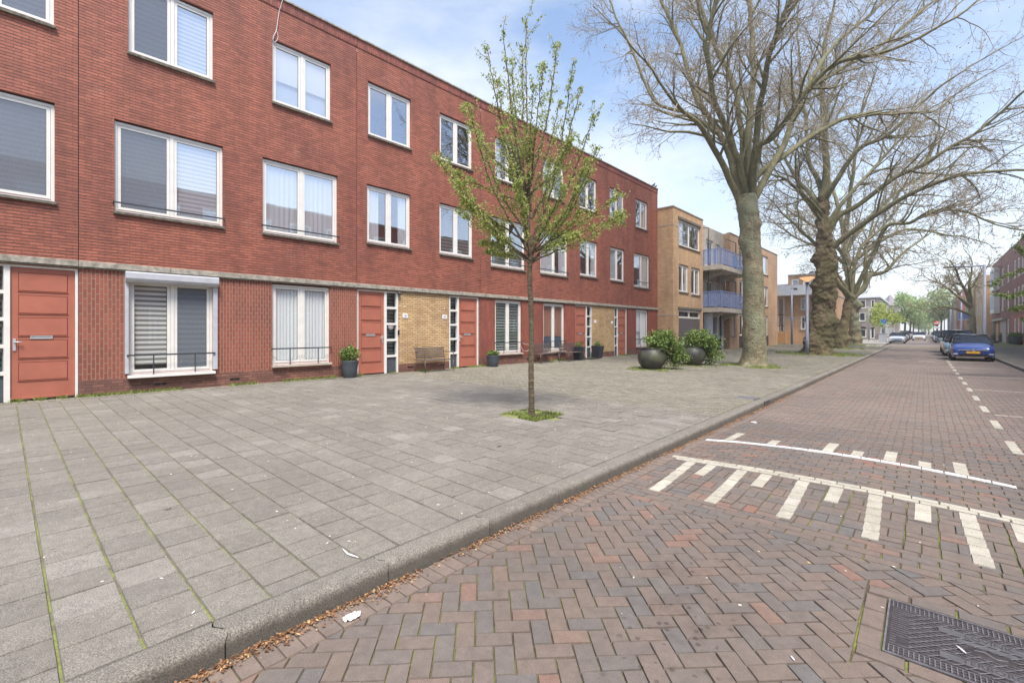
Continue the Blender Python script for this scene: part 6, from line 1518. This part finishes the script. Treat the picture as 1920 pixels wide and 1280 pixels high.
    front('lower_grille', -.55, .55, .27, .39, M['trim'], .012)
    front('bumper_strip', -.74, .74, .245, .262, M['chrome'], .012)
    for s in (-1, 1):
        g = MB(); pts = [(.52, .655), (.84, .73), (.86, .66), (.54, .575)] if kind == 'hatch' else [(.50, .70), (.80, .84), (.82, .70), (.56, .64)]
        g.add([(s*x, fy(x, z)-.04, z) for x, z in pts]+[(s*x, fy(x, z)+.05, z) for x, z in pts], [(0,1,2,3), (0,4,5,1), (1,5,6,2), (2,6,7,3), (3,7,4,0)]); g.build('headlight', M['lens'], r)
        g = MB(); g.rbox(s*.68-.09, fy(.68, .4)-.045, .36, s*.68+.09, fy(.68, .4)+.05, .42, .01); g.build('fog_lamp', M['lens'], r)
        g = MB(); g.rbox(s*(h+.10)-.10, yb0+.28, bz+.02, s*(h+.10)+.10, yb0+.40, bz+.16, .03); g.tube([(s*(h-.05), yb0+.35, bz), (s*(h+.08), yb0+.34, bz+.06)], .02, 5); g.build('mirror', M['trim'], r)
        g = MB(); g.rbox(s*(h-.2)-.12, L_-.1, .78, s*(h-.2)+.12, L_-.02, .92, .02); g.build('tail_light', M['signred'], r)
    g = MB(); g.rbox(-.26, -.05, .42, .26, -.005, .53, .004); g.build('number_plate', M[plate], r)
    if emblem:
        g = MB(); g.tube([(.075*math.cos(k*.3927), -.06, .61+.075*math.sin(k*.3927)) for k in range(17)], .009, 5, cap=False)
        g.tube([(-.045, -.06, .655), (-.015, -.06, .60), (0, -.06, .625), (.015, -.06, .60), (.045, -.06, .655)], .007, 4); g.tube([(-.05, -.06, .62), (-.022, -.06, .555), (0, -.06, .595), (.022, -.06, .555), (.05, -.06, .62)], .007, 4); e_ = g.build('emblem', M['chrome'], r)
        g = MB(); g.lathe([(0, 0), (.07, 0), (.07, .012)], n=20, fn=lambda p: Vector((p.x, -.052-p.z*.2, .61+p.y))); g.build('emblem_disc', M['alu'], e_)
    g = MB(); g.box(-.28, yb0+.12, bz+.03, .35, yb0+.125, bz+.04); g.build('wiper', M['trim'], r)
    return r
def place(c, x, y, rz, label, group, cat='car'):
    c.location = (x, y, 0.002); c.rotation_euler = (0, 0, rz); tag(c, label, cat, group)
def repaint(c, mat, plate=None):
    for o in c.children:
        if o.name.split('.')[0] in ('body', 'roof', 'mirror'):
            o.data = o.data.copy(); o.data.materials[0] = mat
        if plate and o.name.startswith('number_plate'): o.data = o.data.copy(); o.data.materials[0] = M[plate]
GR = 'cars parked along the right side of the street'; GL = 'cars parked along the left side of the far street'
blue = paintm('metallic_blue_paint', srgb(30,64,140)); white = paintm('white_paint', srgb(222,224,228)); teal = paintm('teal_blue_paint', srgb(104,134,150)); grey = paintm('dark_grey_paint', srgb(70,74,80)); black = paintm('black_paint', srgb(30,32,36)); silver = paintm('silver_paint', srgb(160,164,170)); red = paintm('dark_red_paint', srgb(110,40,40))
c0 = car_proto('parked_car', blue); place(c0, 1.93, 34.9, 0, 'metallic blue hatchback parked nearest, facing the camera with a yellow plate', GR)
hs = [c0]
c1 = copy_tree(c0); repaint(c1, teal); place(c1, 1.75, 40.6, 0, 'teal-blue car parked directly behind the blue hatchback', GR)
v0 = car_proto('parked_van', white, 4.6, 1.82, 1.72, 'van', emblem=False); place(v0, 1.8, 46.2, 0, 'white small van behind the teal-blue car', GR, 'van')
dk = copy_tree(c0); repaint(dk, grey); place(dk, 1.9, 86, 0, 'dark grey car parked far on the right after a gap', GR)
v1 = copy_tree(v0); place(v1, 1.85, 93, 0, 'white van behind the far dark grey car on the right', GR, 'van')
for k, (y, mt, lab) in enumerate(((100, black, 'black car behind the far white van on the right'), (107, silver, 'silver car far on the right, before the no-entry sign'), (114, grey, 'grey car farthest on the right'))):
    c = copy_tree(c0); repaint(c, mt); place(c, 1.9, y, 0, lab, GR)
mv = copy_tree(c0); mv.name = 'moving_car'; repaint(mv, white); place(mv, -.75, 104, 0, 'white car driving towards the camera in the middle of the street', None)
c = copy_tree(c0); repaint(c, white, 'plateb'); place(c, -2.75, 79.0, 0, 'white car with a light blue plate, first in the left row by the grey cabinet', GL)
for k, (x, y, mt, lab) in enumerate(((-2.8, 87, black, 'black car second in the left row'), (-2.9, 96, grey, 'dark grey car third in the left row'), (-2.9, 104, silver, 'silver car fourth in the left row'), (-2.9, 112, black, 'black car fifth in the left row'), (-2.9, 127, silver, 'silver car in the left row after the white van'), (-2.9, 136, grey, 'last small grey car in the left row'))):
    c = copy_tree(c0); repaint(c, mt); place(c, x, y, 0, lab, GL)
v = copy_tree(v0); place(v, -2.9, 119, 0, 'white van standing tall in the left row of cars', GL, 'van')
for k, (x, y, mt, lab) in enumerate(((-.7, 128, silver, 'silver car following the white one in the street'), (-.7, 150, grey, 'small dark car far down the street'), (1.9, 140, white, 'white car far down the right side'), (-2.9, 158, white, 'tiny white car at the far left end of the street'))):
    c = copy_tree(c0); repaint(c, mt); place(c, x, y, 0, lab, 'distant traffic')
# chalk mark on the nearest plane trunk: a faint white letter A hugging the bark
def chalk():
    c = Vector((-5.34, 21.17, 0)); fwd = Vector((-c.x, -c.y, 0)).normalized(); sd_ = Vector((-fwd.y, fwd.x, 0)); tr = bpy.data.objects['plane_tree']
    trunk = [o for o in tr.children if o.name.startswith('trunk')][0]; loc = Vector(tr.location); m = MB()
    def surf(u, z):                               # outermost trunk surface in the viewer's direction at side shift u
        best = None
        for v in trunk.data.vertices:
            w_ = v.co+loc
            if abs(w_.z-z) < .09:
                d = w_-c; q = d.x*sd_.x+d.y*sd_.y
                if abs(q-u) < .06:
                    f_ = d.x*fwd.x+d.y*fwd.y
                    if best is None or f_ > best: best = f_
        best = best or .42
        return c+sd_*u+fwd*(best+.004)+Vector((0, 0, z))
    for pts in (((-.17, 1.72), (-.10, 1.92), (-.01, 2.08)), ((-.01, 2.08), (.05, 1.92), (.10, 1.72), (.11, 1.60)), ((-.1, 1.78), (0, 1.76), (.09, 1.78))):
        P = [surf(u, z) for u, z in pts]; m.tube(catmull(P, 3), .012, 5)
    o = m.build('chalk_mark', plain('chalk', srgb(160,162,142), .95)); o.parent = tr; o.matrix_parent_inverse = Matrix.Translation(-loc)
bpy.context.view_layer.update(); chalk()
# ------------------------------------------------------------------ air between here and the far end of the street
hz_ = MB(); hz_.box(-120, -60, -1.2, 80, 460, 32)
t = NT('haze_air'); t.t.nodes.remove(t.b); pv = t.n('ShaderNodeVolumePrincipled'); pv.inputs['Density'].default_value = .0011; pv.inputs['Color'].default_value = (1, 1, 1, 1); pv.inputs['Anisotropy'].default_value = .3
t.l(pv.outputs[0], t.o.inputs['Volume']); tag(hz_.build('haze', t.m), 'thin pale haze filling the air along the whole street', 'haze', kind='stuff')
